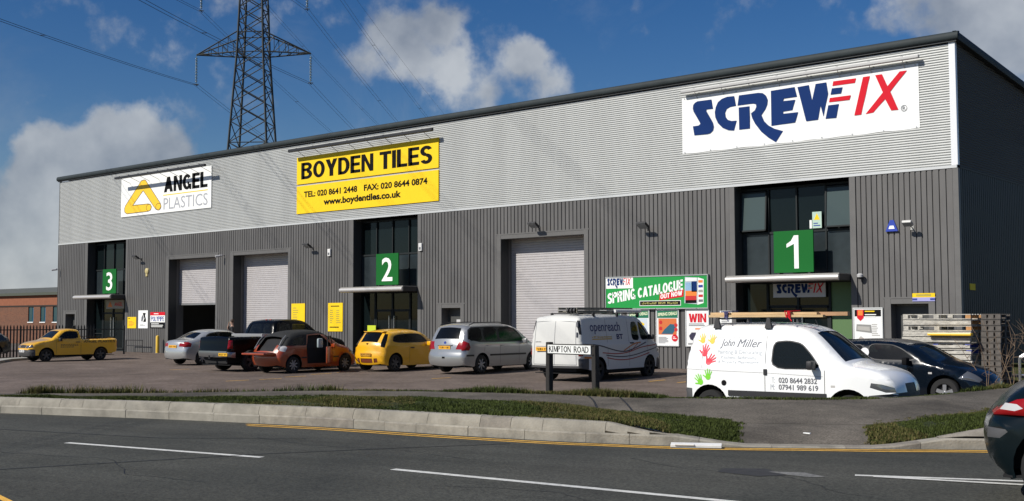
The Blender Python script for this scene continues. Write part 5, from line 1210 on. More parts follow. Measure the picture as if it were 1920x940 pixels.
# ------------------------------------------------------------------ yellow hatchback
PP = [(-1.80,.28),(-1.86,.40),(-1.87,.62),(-1.82,.72),(-1.80,.95),(-1.72,1.08),(-1.50,1.36),(-1.40,1.42),(-.9,1.47),(-.3,1.48),(.2,1.44),(.50,1.34),(.92,1.03),(1.10,.95),(1.5,.86),(1.78,.72),(1.92,.58),(1.95,.40),(1.90,.24)]
py_ = paint('hatch_yellow', (.82,.42,.008), .35)
sp = dict(P=PP, w=.83, zb=.96, th=.32, wr=.30, xf=1.23, xr=-1.23, paint=py_, rt=.12, re=.16, ct=.05, ce=.10, tf=(.7, 1.95, .18), tr=(-1.0, -1.87, .10), zs=.20, wheel='steel', spokes=6, mirror=(.42, .97), mirror_mat=py_, seats=[(-.15, 2), (-.85, 2)],
          seams=[(-.52, -.52, .3, .95)], handles=[(-.38, .84)],
          side=sidewin([[(-1.38,1.02),(-1.25,1.30),(-.55,1.36),(.05,1.36),(.30,1.26),(.58,1.02)]], M_cglass2)
          + [('tail_light', [(-1.86,.92),(-1.74,.86),(-1.60,1.10),(-1.44,1.34),(-1.52,1.36),(-1.72,1.12)], M_cglass2, .002)],
          strip=[('rear_window', [((-1.75,1.04), -.74), ((-1.51,1.36), -.80), ((-1.51,1.36), .80), ((-1.75,1.04), .74)], M_cglass2, .012),
                 ('bumper_vent', [((-1.85,.36), -.5), ((-1.87,.46), -.5), ((-1.87,.46), .5), ((-1.85,.36), .5)], mat('vent_brown', (.16,.03,.01), .7), .02), ('bumper_vent#1', [((-1.85,.36), -.86), ((-1.87,.50), -.86), ((-1.87,.50), -.62), ((-1.85,.36), -.6)], mat('vent_brown', (.16,.03,.01), .7), .02), ('bumper_vent#2', [((-1.85,.36), .86), ((-1.87,.50), .86), ((-1.87,.50), .62), ((-1.85,.36), .6)], mat('vent_brown', (.16,.03,.01), .7), .02),
                 ('windscreen', [((.55,1.30), -.8), ((.90,1.05), -.88), ((.90,1.05), .88), ((.55,1.30), .8)], M_cglass, .012)],
          plate=(-1.975, .61, mat('plate_dull', (.55,.27,.03), .5), 0, 0))
c4, s4 = make_car('hatchback', 'small bright yellow three door hatchback parked nose in before the unit 2 entrance', 'car', (-18.88, -5.1, -.08), 1.62, sp)
MB().bevbox(-1.56, -1.38, -.5, .5, 1.415, 1.445, .012).build('roof_spoiler', py_, c4)
p = s4.strip_pt(s4.s_at((-1.8,.97)), 0, .004); MB().poly([(p[0]-.002, -.06, 1.02), (p[0]-.004, .06, 1.02), (p[0]-.012, 0, .95)]).build('badge', M_black, c4)
# ------------------------------------------------------------------ orange soft-top hatchback, tailgate down and door open
OP = [(-1.82,.30),(-1.90,.42),(-1.91,.60),(-1.87,.70),(-1.80,.84),(-1.72,.96),(-1.62,1.04),(-1.42,1.30),(-1.1,1.42),(-.5,1.485),(0,1.48),(.35,1.40),(.72,1.18),(.98,1.00),(1.3,.94),(1.62,.80),(1.82,.66),(1.93,.50),(1.95,.36),(1.90,.24)]
po = paint('car_orange', (.30,.045,.008), .35); M_soft = mat('soft_top', (.015,.016,.016), .8, bump=.3, bs=60)
sp = dict(P=OP, w=.85, zb=.93, th=.30, wr=.30, xf=1.23, xr=-1.23, paint=po, rt=.12, re=.16, ct=.05, ce=.10, tf=(.7, 1.95, .18), tr=(-1.0, -1.9, .10), zs=.20, wheel='trim', spokes=8, mirror=(.5, .95), mirror_mat=po, seats=[(-.1, 2)],
          side=[('doorway!R', [(-.62,.33),(-.66,.93),(-.50,1.33),(.08,1.36),(.50,1.02),(.56,.33)], M_dark, .12)] + sidewin([[(-1.36,.98),(-1.18,1.25),(-.70,1.33),(-.74,.97)]], M_cglass)
          + [('soft_top', [(-1.72,.975),(-1.72,1.1),(-1.4,1.6),(.36,1.6),(.60,1.30),(.50,1.12),(.30,1.34),(-.05,1.39),(-.55,1.36),(-.66,.975)], M_soft, 0.0), ('tail_light', [(-1.78,.80),(-1.62,.76),(-1.52,.92),(-1.64,1.04),(-1.76,.94)], M_tailc, .002), ('rub_strip', [(-.92,.52),(-.66,.52),(-.66,.57),(-.92,.57)], M_trim, 0),
             ('headlight', [(1.45,.66),(1.75,.60),(1.78,.72),(1.5,.84)], M_head, .004)],
          strip=[('load_opening', [((-1.84,.78), -.76), ((-1.45,1.25), -.84), ((-1.45,1.25), .84), ((-1.84,.78), .76)], M_dark, .12), ('soft_top', [((-1.68,.99), -1), ((.38,1.40), -1), ((.38,1.40), 1), ((-1.68,.99), 1)], M_soft, 0.0),
                 ('windscreen', [((.42,1.37), -.82), ((.90,1.05), -.9), ((.90,1.05), .9), ((.42,1.37), .82)], M_cglass, .012)])
c5, s5 = make_car('soft_top_car', 'orange hatchback with black soft top, lowered tailgate and an open side door', 'car', (-20.95, -8.05, -.1), 1.59, sp)
tg_ = MB().bevbox(-2.42, -1.86, -.62, .62, .66, .73, .03).build('tailgate', po, c5, smooth=40); MB().bevbox(-2.36, -1.9, -.54, .54, .731, .745, .005).build('tailgate_lining', M_trim, tg_)
MB().path([(-1.82, -.64, .86), (-1.62, -.62, 1.16), (-1.42, -.60, 1.34)], .016, 6).build('rear_arch', mat('arch_bright', (.3,.3,.3), .4, .5), c5); MB().path([(-1.82, .64, .86), (-1.62, .62, 1.16), (-1.42, .60, 1.34)], .016, 6).build('rear_arch', _M['arch_bright'], c5)
# open door hinged at the front edge
Ad = Matrix.Translation((.56, -.84, 0)) @ Matrix.Rotation(math.radians(38), 4, 'Z')
d = MB().bevbox(-1.12, 0, -.03, .03, .33, .93, .025, Ad).build('door', po, c5, smooth=40)
MB().box(-1.06, -.05, .031, .045, .38, .90, Ad).build('door_lining', M_trim, d); MB().bevbox(-.8, -.5, .045, .07, .55, .6, .01, Ad).build('door_handle', M_alloy, d)
m = MB(); m.box(-1.02, -.98, -.015, .015, .93, 1.30, Ad).box(-1.02, -.42, -.015, .015, 1.28, 1.31, Ad); m.path([tuple(Ad @ Vector((-.42, 0, 1.30))), tuple(Ad @ Vector((-.04, 0, .94)))], .02); m.build('window_frame', M_trim, d)
o = MB().bevbox(-.12, .12, -.05, .05, -.17, .17, .045).build('carrier_bag', mat('bag_pale', (.32,.38,.40), .5, bump=.5, bs=12), smooth=True); o.matrix_world = Matrix.Translation((-20.95, -8.05, -.1)) @ Matrix.Rotation(1.59, 4, 'Z') @ Matrix.Translation((-.12, -.93, 1.05)); props(o, 'pale bag in the open doorway of the orange car', 'bag')
strake(s5, c5, .62, .86, .52, .57, -1, M_trim)
# ------------------------------------------------------------------ big black pickup
KP = [(-2.82,.55),(-2.86,.66),(-2.84,.80),(-2.80,1.02),(-2.78,1.24),(-2.70,1.27),(-1.6,1.27),(-.86,1.28),(-.80,1.34),(-.72,1.62),(-.62,1.80),(-.45,1.87),(.3,1.90),(.72,1.86),(.98,1.74),(1.42,1.36),(1.6,1.26),(2.1,1.20),(2.6,1.12),(2.82,1.0),(2.90,.78),(2.88,.5),(2.80,.42)]
pk = mat('black_paint', (.003,.0035,.0035), .22, coat=.0, spec=.2)
sp = dict(P=KP, w=.98, zb=1.27, th=.30, tuck=.03, wr=.39, xf=1.85, xr=-1.78, paint=pk, rt=.07, re=.08, ct=.03, ce=.04, tf=(1.4, 2.9, .14), tr=(-2.2, -2.85, .04), gap=.09, zs=.46, wheel='steel', ww=.26, mirror=(1.15, 1.36), handles=[(-.1, 1.12), (.25, 1.12)], seats=[(.4, 2), (-.3, 2)],
          side=sidewin([[(-.56,1.34),(-.46,1.74),(.04,1.77),(.04,1.33)], [(.11,1.33),(.11,1.77),(.64,1.76),(.86,1.66),(1.18,1.36)]])
          + [('tail_light', [(-2.9,.84),(-2.66,.84),(-2.66,1.16),(-2.9,1.16)], M_tail, .002), ('bumper', [(-3.0,.5),(-2.55,.5),(-2.55,.72),(-3.0,.74)], mat('chrome_bumper', (.30,.31,.32), .3, .8), -.012)],
          strip=[('rear_window', [((-.78,1.40), -.78), ((-.63,1.78), -.74), ((-.63,1.78), .74), ((-.78,1.40), .78)], M_cglass2, .012), ('load_bed', [((-2.72,1.27), -.86), ((-.95,1.28), -.86), ((-.95,1.28), .86), ((-2.72,1.27), .86)], M_dark, .40),
                 ('bumper', [((-2.82,.55), -1), ((-2.85,.72), -1), ((-2.85,.72), 1), ((-2.82,.55), 1)], mat('chrome_bumper', (.30,.31,.32), .3, .8), -.015), ('windscreen', [((1.02,1.70), -.8), ((1.38,1.40), -.9), ((1.38,1.40), .9), ((1.02,1.70), .8)], M_cglass, .012)],
          plate=(-2.95, .64, mat('plate_gold', (.75,.42,.02), .5), 0, -.78))
c6, s6 = make_car('pickup_truck', 'large black double cab pickup truck with pale toolbox in its bed, tail towards the road', 'pickup truck', (-23.55, -7.4, -.1), 1.57, sp)
m = MB(); m.bevbox(-1.35, -.9, -.94, .94, 1.20, 1.37, .015); m.build('toolbox', mat('toolbox_alu', (.42,.42,.42), .35, .5), c6)
m = MB(); m.box(-2.70, -.96, -.87, -.86, .9, 1.26).box(-2.70, -.96, .86, .87, .9, 1.26).box(-2.73, -2.72, -.86, .86, .9, 1.26); m.build('bed_liner', M_dark, c6)
m = MB(); m.box(-3.0, -2.85, -.04, .04, .48, .54); m.tube((-3.0, 0, .54), (-3.0, 0, .60), .03); m.build('tow_bar', M_trim, c6)
MB().bevbox(-2.80, -2.765, -.15, .15, 1.06, 1.14, .01).build('tailgate_handle', M_trim, c6)
for x in (.1, .35): 
    for y in (-.2,): MB().bevbox(-.52+x*.3, -.46+x*.3, y*x*3-.03, y*x*3+.03, 1.885, 1.915, .01).build('roof_lamp', M_red, c6)
# ------------------------------------------------------------------ silver saloon
AP = [(-2.10,.30),(-2.16,.42),(-2.16,.60),(-2.12,.72),(-2.10,.92),(-2.05,1.00),(-1.75,1.04),(-1.55,1.06),(-1.05,1.33),(-.8,1.41),(-.3,1.45),(.2,1.43),(.5,1.34),(.95,1.02),(1.15,.95),(1.7,.86),(2.05,.70),(2.15,.52),(2.12,.25)]
pss = paint('saloon_silver', (.48,.49,.49), .28, .5)
sp = dict(P=AP, w=.85, zb=.92, th=.34, wr=.30, xf=1.30, xr=-1.30, paint=pss, rt=.10, re=.14, ct=.04, ce=.09, tf=(.8, 2.1, .18), tr=(-1.1, -2.15, .12), zs=.2, wheel='trim', spokes=7, mirror=(.5, .95), mirror_mat=pss, seats=[(-.1, 2), (-.8, 2)], handles=[(-.2, .82), (-1.0, .84)],
          side=sidewin([[(-1.25,1.0),(-.95,1.28),(-.45,1.35),(-.45,.97)], [(-.38,.97),(-.38,1.35),(.15,1.35),(.42,1.25),(.72,.98)]], M_cglass2, [(-1.30,.98),(-.97,1.31),(-.45,1.38),(.17,1.38),(.46,1.27),(.78,.95)])
          + [('tail_light', [(-2.2,.76),(-1.88,.76),(-1.82,.90),(-1.95,.97),(-2.2,.96)], M_tail, .002)],
          strip=[('rear_window', [((-1.52,1.08), -.82), ((-1.08,1.32), -.76), ((-1.08,1.32), .76), ((-1.52,1.08), .82)], M_cglass2, .012), ('tail_light', [((-2.115,.76), -1), ((-2.10,.93), -1), ((-2.10,.93), -.66), ((-2.115,.76), -.62)], M_tail, .002), ('tail_light#2', [((-2.115,.76), 1), ((-2.10,.93), 1), ((-2.10,.93), .66), ((-2.115,.76), .62)], M_tail, .002),
                 ('windscreen', [((.55,1.30), -.8), ((.95,1.03), -.88), ((.95,1.03), .88), ((.55,1.30), .8)], M_cglass, .012)],
          plate=(-2.205, .78, M_yplate, 0, 0))
c7, s7 = make_car('saloon_car', 'silver saloon with red tail lights parked nose in left of the black pickup', 'car', (-29.75, -5.75, -.09), 1.62, sp)
# ------------------------------------------------------------------ yellow pickup on the far left
YP = [(-2.10,.42),(-2.14,.55),(-2.14,.80),(-2.12,1.0),(-2.05,1.02),(-1.2,1.0),(-.36,.99),(-.34,1.05),(-.30,1.36),(-.22,1.45),(.1,1.48),(.42,1.46),(.62,1.38),(1.02,1.04),(1.15,.98),(1.6,.92),(1.95,.80),(2.06,.62),(2.07,.42),(2.0,.28)]
pyk = paint('pickup_yellow', (.80,.44,.03), .25)
sp = dict(P=YP, w=.80, zb=1.0, th=.30, wr=.29, xf=1.30, xr=-1.28, paint=pyk, rt=.06, re=.10, ct=.03, ce=.05, tf=(.9, 2.05, .14), tr=(-1.6, -2.1, .03), zs=.30, wheel='steel', mirror=(.72, 1.0), seats=[(0, 2)], handles=[(-.15, .88)], seams=[(-.30, -.30, .34, 1.0), (.86, .86, .34, 1.0)],
          side=sidewin([[(-.2,1.04),(-.16,1.38),(.34,1.40),(.52,1.32),(.80,1.03)]]) + [('headlight', [(1.86,.66),(2.1,.62),(2.1,.78),(1.9,.82)], M_head, .004), ('bumper', [(1.78,.2),(2.2,.2),(2.2,.56),(1.80,.56)], bg_, 0), ('tail_light', [(-2.2,.62),(-2.06,.62),(-2.06,.9),(-2.2,.9)], M_tail, .002)],
          strip=[('load_bed', [((-2.06,1.02), -.88), ((-.42,.99), -.88), ((-.42,.99), .88), ((-2.06,1.02), .88)], M_dark, .30), ('windscreen', [((.64,1.36), -.84), ((1.0,1.06), -.9), ((1.0,1.06), .9), ((.64,1.36), .84)], M_cglass, .012),
                 ('bumper', [((2.07,.56), -1), ((2.0,.28), -1), ((2.0,.28), 1), ((2.07,.56), 1)], bg_, 0), ('grille', [((2.0,.76), -.5), ((2.06,.62), -.5), ((2.06,.62), .5), ((2.0,.76), .5)], M_trim, .01), ('headlight', [((2.0,.76), -.95), ((2.06,.62), -.95), ((2.06,.62), -.55), ((2.0,.76), -.55)], M_head, .004), ('headlight#2', [((2.0,.76), .95), ((2.06,.62), .95), ((2.06,.62), .55), ((2.0,.76), .55)], M_head, .004)],
          plate=(2.115, .50, M_wplate, 0, 0))
c8, s8 = make_car('small_pickup', 'small yellow pickup facing the road at the far left end of the yard', 'pickup truck', (-38.7, -7.7, -.1), 4.64, sp)
MBk = mat('pickup_print', (.10,.07,.02), .5)
textside(s8, c8, 'ANGEL PLASTICS', -.42, -1.98, .84, .96, 1, MBk, .03)
m = MB(); r_ = random.Random(2)
for row, z in enumerate((.76, .70, .64)):
    x = .66
    while x > (-.12 if row < 2 else .1): w_ = r_.uniform(.03, .09); m.add([s8.onside(x, z, 1), s8.onside(x-w_, z, 1), s8.onside(x-w_, z+.03, 1), s8.onside(x, z+.03, 1)], [(0, 1, 2, 3)]); x -= w_+.03
m.build('small_print', MBk, c8)
MB().path([(-.45, -.74, 1.0), (-.45, -.74, 1.12), (-2.05, -.74, 1.12)], .015).path([(-.45, .74, 1.0), (-.45, .74, 1.1), (-.45, -.74, 1.12)], .015).build('bed_rail', M_trim, c8)
# ------------------------------------------------------------------ navy hatchback beyond the painter's van
NP = [(-2.0,.30),(-2.08,.42),(-2.08,.64),(-2.03,.76),(-2.0,.96),(-1.9,1.06),(-1.5,1.30),(-1.2,1.40),(-.7,1.43),(-.1,1.435),(.30,1.39),(.58,1.29),(1.05,1.0),(1.25,.94),(1.65,.84),(1.95,.70),(2.08,.55),(2.10,.38),(2.02,.24)]
pn = mat('navy_paint', (.003,.006,.011), .18, coat=.25, spec=.3)
sp = dict(P=NP, w=.88, zb=.94, th=.34, wr=.315, xf=1.31, xr=-1.30, paint=pn, rt=.11, re=.16, ct=.04, ce=.10, tf=(.8, 2.05, .2), tr=(-1.1, -2.05, .12), zs=.2, wheel='alloy', spokes=5, mirror=(.52, .98), mirror_mat=M_black, seats=[(-.05, 2), (-.8, 2)], handles=[(-.25, .86)], seams=[(.52, .52, .3, .95), (-.45, -.45, .3, 1.38)],
          side=sidewin([[(-1.55,1.02),(-1.15,1.29),(-.55,1.37),(-.55,.99)], [(-.44,.99),(-.44,1.37),(.1,1.36),(.38,1.26),(.76,.99)]], M_cglass2)
          + [('headlight', [(1.60,.64),(2.0,.56),(2.05,.66),(1.75,.80)], M_head, .004), ('indicator', [(.98,.72),(1.06,.72),(1.06,.76),(.98,.76)], M_tailc, 0)],
          strip=[('windscreen', [((.62,1.26), -.80), ((1.06,1.01), -.9), ((1.06,1.01), .9), ((.62,1.26), .8)], M_cglass, .012), ('rear_window', [((-1.86,1.08), -.8), ((-1.3,1.37), -.8), ((-1.3,1.37), .8), ((-1.86,1.08), .8)], M_cglass2, .012)])
c9, s9 = make_car('family_car', 'dark navy hatchback parked behind the bonnet of the painter van', 'car', (1.75, -9.3, -.14), -.03, sp)
p = s9.onside(-.50, 1.17, -1, .01)
MB().lathe([(0, -.012), (.10, -.01), (.10, .01)], 'y', p, 20).build('permit_disc', mat('disc_white', (.85,.85,.85), .4), c9)
# ------------------------------------------------------------------ dark car leaving the frame on the road
MP = [(-1.96,.27),(-2.05,.36),(-2.09,.50),(-2.09,.66),(-2.05,.76),(-1.99,.82),(-1.92,.92),(-1.82,1.0),(-1.68,1.06),(-1.50,1.18),(-1.25,1.33),(-1.0,1.42),(-.7,1.46),(-.1,1.46),(.30,1.41),(.58,1.30),(1.05,1.0),(1.25,.94),(1.65,.84),(1.95,.70),(2.08,.55),(2.10,.38),(2.02,.24)]
pm_ = mat('graphite_paint', (.003,.007,.009), .22, 0, coat=.0, spec=.3)
sp = dict(P=MP, w=.885, zb=.94, th=.30, wr=.325, xf=1.32, xr=-1.48, paint=pm_, rt=.10, re=.18, ct=.04, ce=.07, tf=(.8, 2.05, .2), tr=(-1.25, -2.1, .18), zs=.2, wheel='alloy', spokes=7, mirror=(.52, .98), mirror_mat=pm_, seats=[(-.05, 2), (-.8, 2)], handles=[(-.25, .86)], seams=[(.52, .52, .3, .95), (-.5, -.5, .3, 1.38)],
          side=sidewin([[(-1.30,1.04),(-1.05,1.27),(-.55,1.37),(-.55,1.0)], [(-.44,1.0),(-.44,1.37),(.1,1.36),(.38,1.26),(.76,.99)]], M_cglass2)
          + [('reversing_light', [(-1.97,.83),(-1.84,.825),(-1.77,.85),(-1.82,.885),(-1.92,.89)], M_tailc, .002), ('tail_light', [(-2.1,.77),(-1.60,.785),(-1.58,.94),(-1.70,.945),(-1.82,.925),(-1.93,.87),(-2.1,.82)], M_tail, .001), ('bumper_mould', [(-2.15,.56),(-1.97,.58),(-1.90,.64),(-1.92,.66),(-2.15,.66)], mat('bumper_grey', (.07,.07,.072), .6), 0)],
          strip=[('tail_light', [((-2.03,.79), -1), ((-1.97,.86), -1), ((-1.97,.86), -.80), ((-2.03,.79), -.72)], M_tail, .001), ('tail_light#2', [((-2.03,.79), 1), ((-1.97,.86), 1), ((-1.97,.86), .80), ((-2.03,.79), .72)], M_tail, .001),
                 ('rear_window', [((-1.60,1.11), -.8), ((-1.2,1.35), -.8), ((-1.2,1.35), .8), ((-1.60,1.11), .8)], M_cglass2, .012), ('windscreen', [((.62,1.26), -.80), ((1.06,1.01), -.9), ((1.06,1.01), .9), ((.62,1.26), .8)], M_cglass, .012)])
c10, s10 = make_car('passing_car', 'dark grey hatchback on the road, only its red tail lamp and rear wheel in view', 'car', (10.37, -23.42, .17), .22, sp)
# ------------------------------------------------------------------ dark car behind the left fence
sp = dict(P=NP, w=.88, zb=.94, th=.34, wr=.315, xf=1.31, xr=-1.30, paint=paint('teal_dark', (.012,.022,.028), .3), rt=.11, re=.16, wheel='steel', seats=[(-.05, 2)], side=sidewin([[(-1.55,1.02),(-1.15,1.29),(-.55,1.37),(-.55,.99)], [(-.44,.99),(-.44,1.37),(.1,1.36),(.38,1.26),(.76,.99)]], M_cglass2),
          strip=[('windscreen', [((.62,1.26), -.80), ((1.06,1.01), -.9), ((1.06,1.01), .9), ((.62,1.26), .8)], M_cglass, .012)])
make_car('distant_car', 'dark car half hidden behind the palisade fence at the left edge', 'car', (-45.5, -9.5, -.1), 4.5, sp)
# ================================================================== STREET NAME SIGN
gz = .30
e = empty('street_name_sign', (-1.87, -17.75, gz), math.atan2(-17.98+17.75, -.59+1.87), 'black lettered white street name plate between two dark timber posts', 'sign')
D_ = math.hypot(1.28, .23)
M_post = mat('dark_post', (.022,.020,.018), .85, var=.3, vs=9, bump=.5, bs=25, stretch=(3, 3, .5))
for x in (0, D_):
    A = Matrix.Translation((x, 0, 0)) @ Matrix.Rotation(math.radians(-1.0 if x else .6), 4, 'Y')
    MB().bevbox(-.052, .052, -.055, .055, -.5, 1.06 if not x else 1.02, .012, A).build('post', M_post, e)
MB().box(.05, D_-.05, -.085, -.07, .85, 1.01).build('name_plate', mat('plate_enamel', (.80,.81,.78), .35), e)
m = MB(); m.box(.0, D_, -.069, -.06, 1.0, 1.03); m.box(.0, D_, -.069, -.06, .83, .85); m.build('backing_rail', M_post, e)
# Roman capitals built from strokes
def serif_text(s, x0, x1, z0, z1, y):
    G = {'K':([(0,0,0,1,1),(.02,.42,.66,1,.6),(.22,.62,.78,0,1)],1.0),'I':([(0,0,0,1,1)],.3),'M':([(0,0,.05,1,.45),(.05,1,.5,.05,1),(.5,.05,.95,1,.45),(.95,1,1,0,1)],1.15),
         'P':([(0,0,0,1,1),(0,1,.45,.98,.5),(.45,.98,.62,.76,.9),(.62,.76,.45,.52,.9),(.45,.52,0,.5,.5)],.78),'T':([(.4,0,.4,1,1),(0,1,.8,1,.5)],.9),
         'O':([(.5,0,.14,.2,.8),(.14,.2,0,.5,1),(0,.5,.14,.8,1),(.14,.8,.5,1,.8),(.5,1,.86,.8,.8),(.86,.8,1,.5,1),(1,.5,.86,.2,1),(.86,.2,.5,0,.8)],1.12),
         'N':([(0,0,0,1,.45),(0,1,.85,0,1),(.85,0,.85,1,.45)],1.02),'R':([(0,0,0,1,1),(0,1,.45,.98,.5),(.45,.98,.62,.76,.9),(.62,.76,.45,.52,.9),(.45,.52,0,.5,.5),(.35,.5,.8,0,1)],.92),
         'A':([(0,0,.42,1,.5),(.42,1,.88,0,1),(.15,.35,.7,.35,.4)],1.0),'D':([(0,0,0,1,1),(0,1,.45,.98,.5),(.45,.98,.85,.75,.9),(.85,.75,.9,.5,1),(.9,.5,.85,.25,1),(.85,.25,.45,.02,.9),(.45,.02,0,0,.5)],1.05),' ':([],.75)}
    tot = sum(G[c][1]+.12 for c in s); k = (x1-x0)/tot; h = z1-z0; m = MB(); x = x0; w0 = .022
    for c in s:
        st, adv = G[c]
        for a, b, c_, d_, t in st:
            A = Vector((x+a*k, 0, z0+b*h)); B_ = Vector((x+c_*k, 0, z0+d_*h)); dd = (B_-A).normalized(); nn = Vector((-dd.z, 0, dd.x))*w0*t/2; yy = Vector((0, y, 0))
            m.add([A-nn+yy, B_-nn+yy, B_+nn+yy, A+nn+yy], [(0, 1, 2, 3)])
            if c in 'KIMNPTRAD' and a == c_ or c in 'AMKR' and t == 1:
                for P in (A, B_):
                    if abs(P.z-z0) < .002 or abs(P.z-z1) < .002: m.add([(P.x-.016, y-.0005, P.z-.002), (P.x+.016, y-.0005, P.z-.002), (P.x+.016, y-.0005, P.z+.003), (P.x-.016, y-.0005, P.z+.003)], [(0, 1, 2, 3)])
        x += (adv+.12)*k
    return m
serif_text('KIMPTON ROAD', .10, D_-.09, .877, .985, -.0865).build('lettering', M_black, e)
# ================================================================== PALLETS at the corner
M_pal = mat('weathered_pallet', (.46,.44,.39), .85, var=.45, vs=6, bump=.5, bs=30, stretch=(1, 4, 4)); M_palb = mat('blue_pallet', (.03,.05,.28), .8, var=.4, vs=7); M_palo = mat('fresh_pallet_wood', (.42,.22,.09), .85, var=.25, vs=7); M_pal_shade = mat('pallet_shade', (.10,.09,.08), .9, var=.3, vs=7)  # the darkest pallet colour has shade painted into it
def pallet(loc, rz, W_, D2, board, blk, label, grp, ends=None, face=0):
    e = empty('pallet', loc, rz, label, 'pallet', grp); hh = .140
    for k in range(6):
        y = (D2-.1)*k/5; MB().box(0, W_, y, y+.095, hh-.022, hh).build('deck_board', board, e)
    for k in range(3):
        y = (D2-.1)*k/2; MB().box(0, W_, y, y+.098, 0, .022).build('bottom_board', board, e)
    if face: MB().box(.005, W_-.005, -.02, -.001, .012, .118 if face == 1 else .09).build('side_board', board, e)
    for i in range(3):
        for j in range(3):
            x = (W_-.14)*i/2; y = (D2-.1)*j/2; MB().box(x+.002, x+.138, y+.002, y+.096, .022, hh-.022).build('block', (ends if ends and i == 2 else blk), e)
    return e
pgp = 'pallets stacked by the right corner of the warehouse'
base_x, base_y = -.12, -4.35; zt = yard_z(0, -4)
names = ['bottom', 'second', 'third', 'fourth', 'fifth', 'sixth', 'seventh', 'eighth', 'ninth', 'tenth', 'eleventh', 'twelfth', 'topmost']
rp = random.Random(3)
for k in range(13):
    mt = M_palb if k in (6, 7) else M_pal
    dx = rp.uniform(-.03, .03); wdt = 1.82
    en = M_palo if k >= 10 else None
    pallet((base_x+dx, base_y+rp.uniform(-.03, .03), zt+.155*k), rp.uniform(-.012, .012), wdt, 1.15, M_pal, mt, '%s %s pallet counted from the ground in the stack at the warehouse corner' % (('weathered white', 'blue blocked')[k in (6, 7)], names[k]) if k not in (0, 12) else ('weathered white bottom pallet resting on the yard at the warehouse corner' if k == 0 else 'weathered topmost pallet of the stack at the warehouse corner'), pgp, en, 0 if k in (10, 12) else (2 if k in (6, 7) else 1))
for k in range(13):
    pallet((1.86+rp.uniform(-.02, .02), -4.05, zt+.155*k), 0, .5, .9, M_pal_shade, M_pal_shade, ('shade coloured %s pallet from the ground in the shaded stack behind the white pallets' % names[k]) if k not in (0, 12) else ('shade coloured bottom pallet on the ground in the shaded stack' if k == 0 else 'shade coloured topmost pallet of the shaded stack'), 'shade coloured pallets in the shaded stack')  # shaded right face of the pallets, shade put into a darker colour
e = MB().bevbox(0, 1.15, -.1, .1, 0, .07, .02).build('yellow_wrap', mat('wrap_yellow', (.80,.50,.03), .35)); e.location = (.55, -4.40, zt+.155*5+.142); props(e, 'strip of bright yellow packaging pushed between the white pallets', 'packaging')
e.location = (.62, -4.45, zt+.155*9+.03)
# metal tube trolley and dry stems right of the pallets
e = empty('tube_frame', (3.1, -5.0, -.14), .3, 'bright metal tube frame lying beside the dark pallets at the right edge', 'frame')
MB().path([(0, 0, .05), (0, 0, .95), (.15, 0, 1.05), (1.2, 0, 1.0), (1.3, 0, .9), (1.3, 0, .1)], .03, 8).build('tube', mat('chrome_tube', (.75,.75,.75), .2, .9), e, smooth=True)
MB().path([(0, .45, .05), (0, .45, .9), (.2, .45, 1.0), (1.3, .45, .95), (1.3, .45, .1)], .03, 8).build('tube', _M['chrome_tube'], e, smooth=True)
MB().path([(.6, 0, 1.02), (.6, .45, .98)], .025, 8).path([(0, 0, .5), (1.3, 0, .5)], .02, 8).build('cross_tube', _M['chrome_tube'], e); MB().lathe([(.12, -.03), (.2, -.03), (.2, .03), (.12, .03)], 'y', (.2, -.05, .2), 16).build('wheel', M_trim, e)
rw = random.Random(21)
for i, (x, y, lb) in enumerate(((3.9, -9.9, 'dry leafless shrub with twisted pale stems before the dark pallets'), (4.45, -10.2, 'dry brown twiggy shrub at the right edge beyond the footpath'), (5.0, -9.9, 'small dry shrub furthest right beyond the footpath'))):
    e = empty('dead_shrub', (x, y, -.14), 0, lb, 'shrub')
    for k in range(5):
        p = Vector((rw.uniform(-.15, .15), rw.uniform(-.15, .15), 0)); d = Vector((rw.uniform(-.25, .25), rw.uniform(-.2, .2), 1)); m = MB(); r = .014
        pts = [p]
        for q in range(7): d += Vector((rw.uniform(-.35, .35), rw.uniform(-.35, .35), rw.uniform(-.1, .15))); p = p+d.normalized()*.24; pts.append(p.copy())
        for a, b in zip(pts, pts[1:]): m.tube(a, b, r, 5, r*.8); r *= .85
        for a in pts[2:]:
            for _ in range(2): m.tube(a, a+Vector((rw.uniform(-.3, .3), rw.uniform(-.3, .3), rw.uniform(0, .35))), .005, 4, .002)
        m.build('stem', mat('dry_stem', (.16,.11,.07), .9, var=.3, vs=6), e)
# litter by the kerb
e = empty('broken_board', (0, 0, 0), 0, 'white strip of broken board lying in the gutter at the crossing kerb', 'litter')
a = Vector((3.99, -22.68, .176)); b = Vector((4.58, -22.36, .176)); A = Matrix.Translation(a) @ Matrix.Rotation(math.atan2(b.y-a.y, b.x-a.x), 4, 'Z')
MB().bevbox(0, .64, 0, .14, .0, .035, .004, A @ Matrix.Rotation(.12, 4, 'X')).build('board', mat('litter_white', (.75,.75,.73), .6, var=.1, vs=9), e); MB().bevbox(.05, .3, -.02, .02, .03, .045, .003, A).build('lip', _M['litter_white'], e)
o = MB().bevbox(-.05, .05, -.02, .02, 0, .015, .004).build('paper_scrap', M_white); o.location = (5.0, -20.9, .27); props(o, 'tiny white scrap of paper on the sloping path crossing', 'litter')
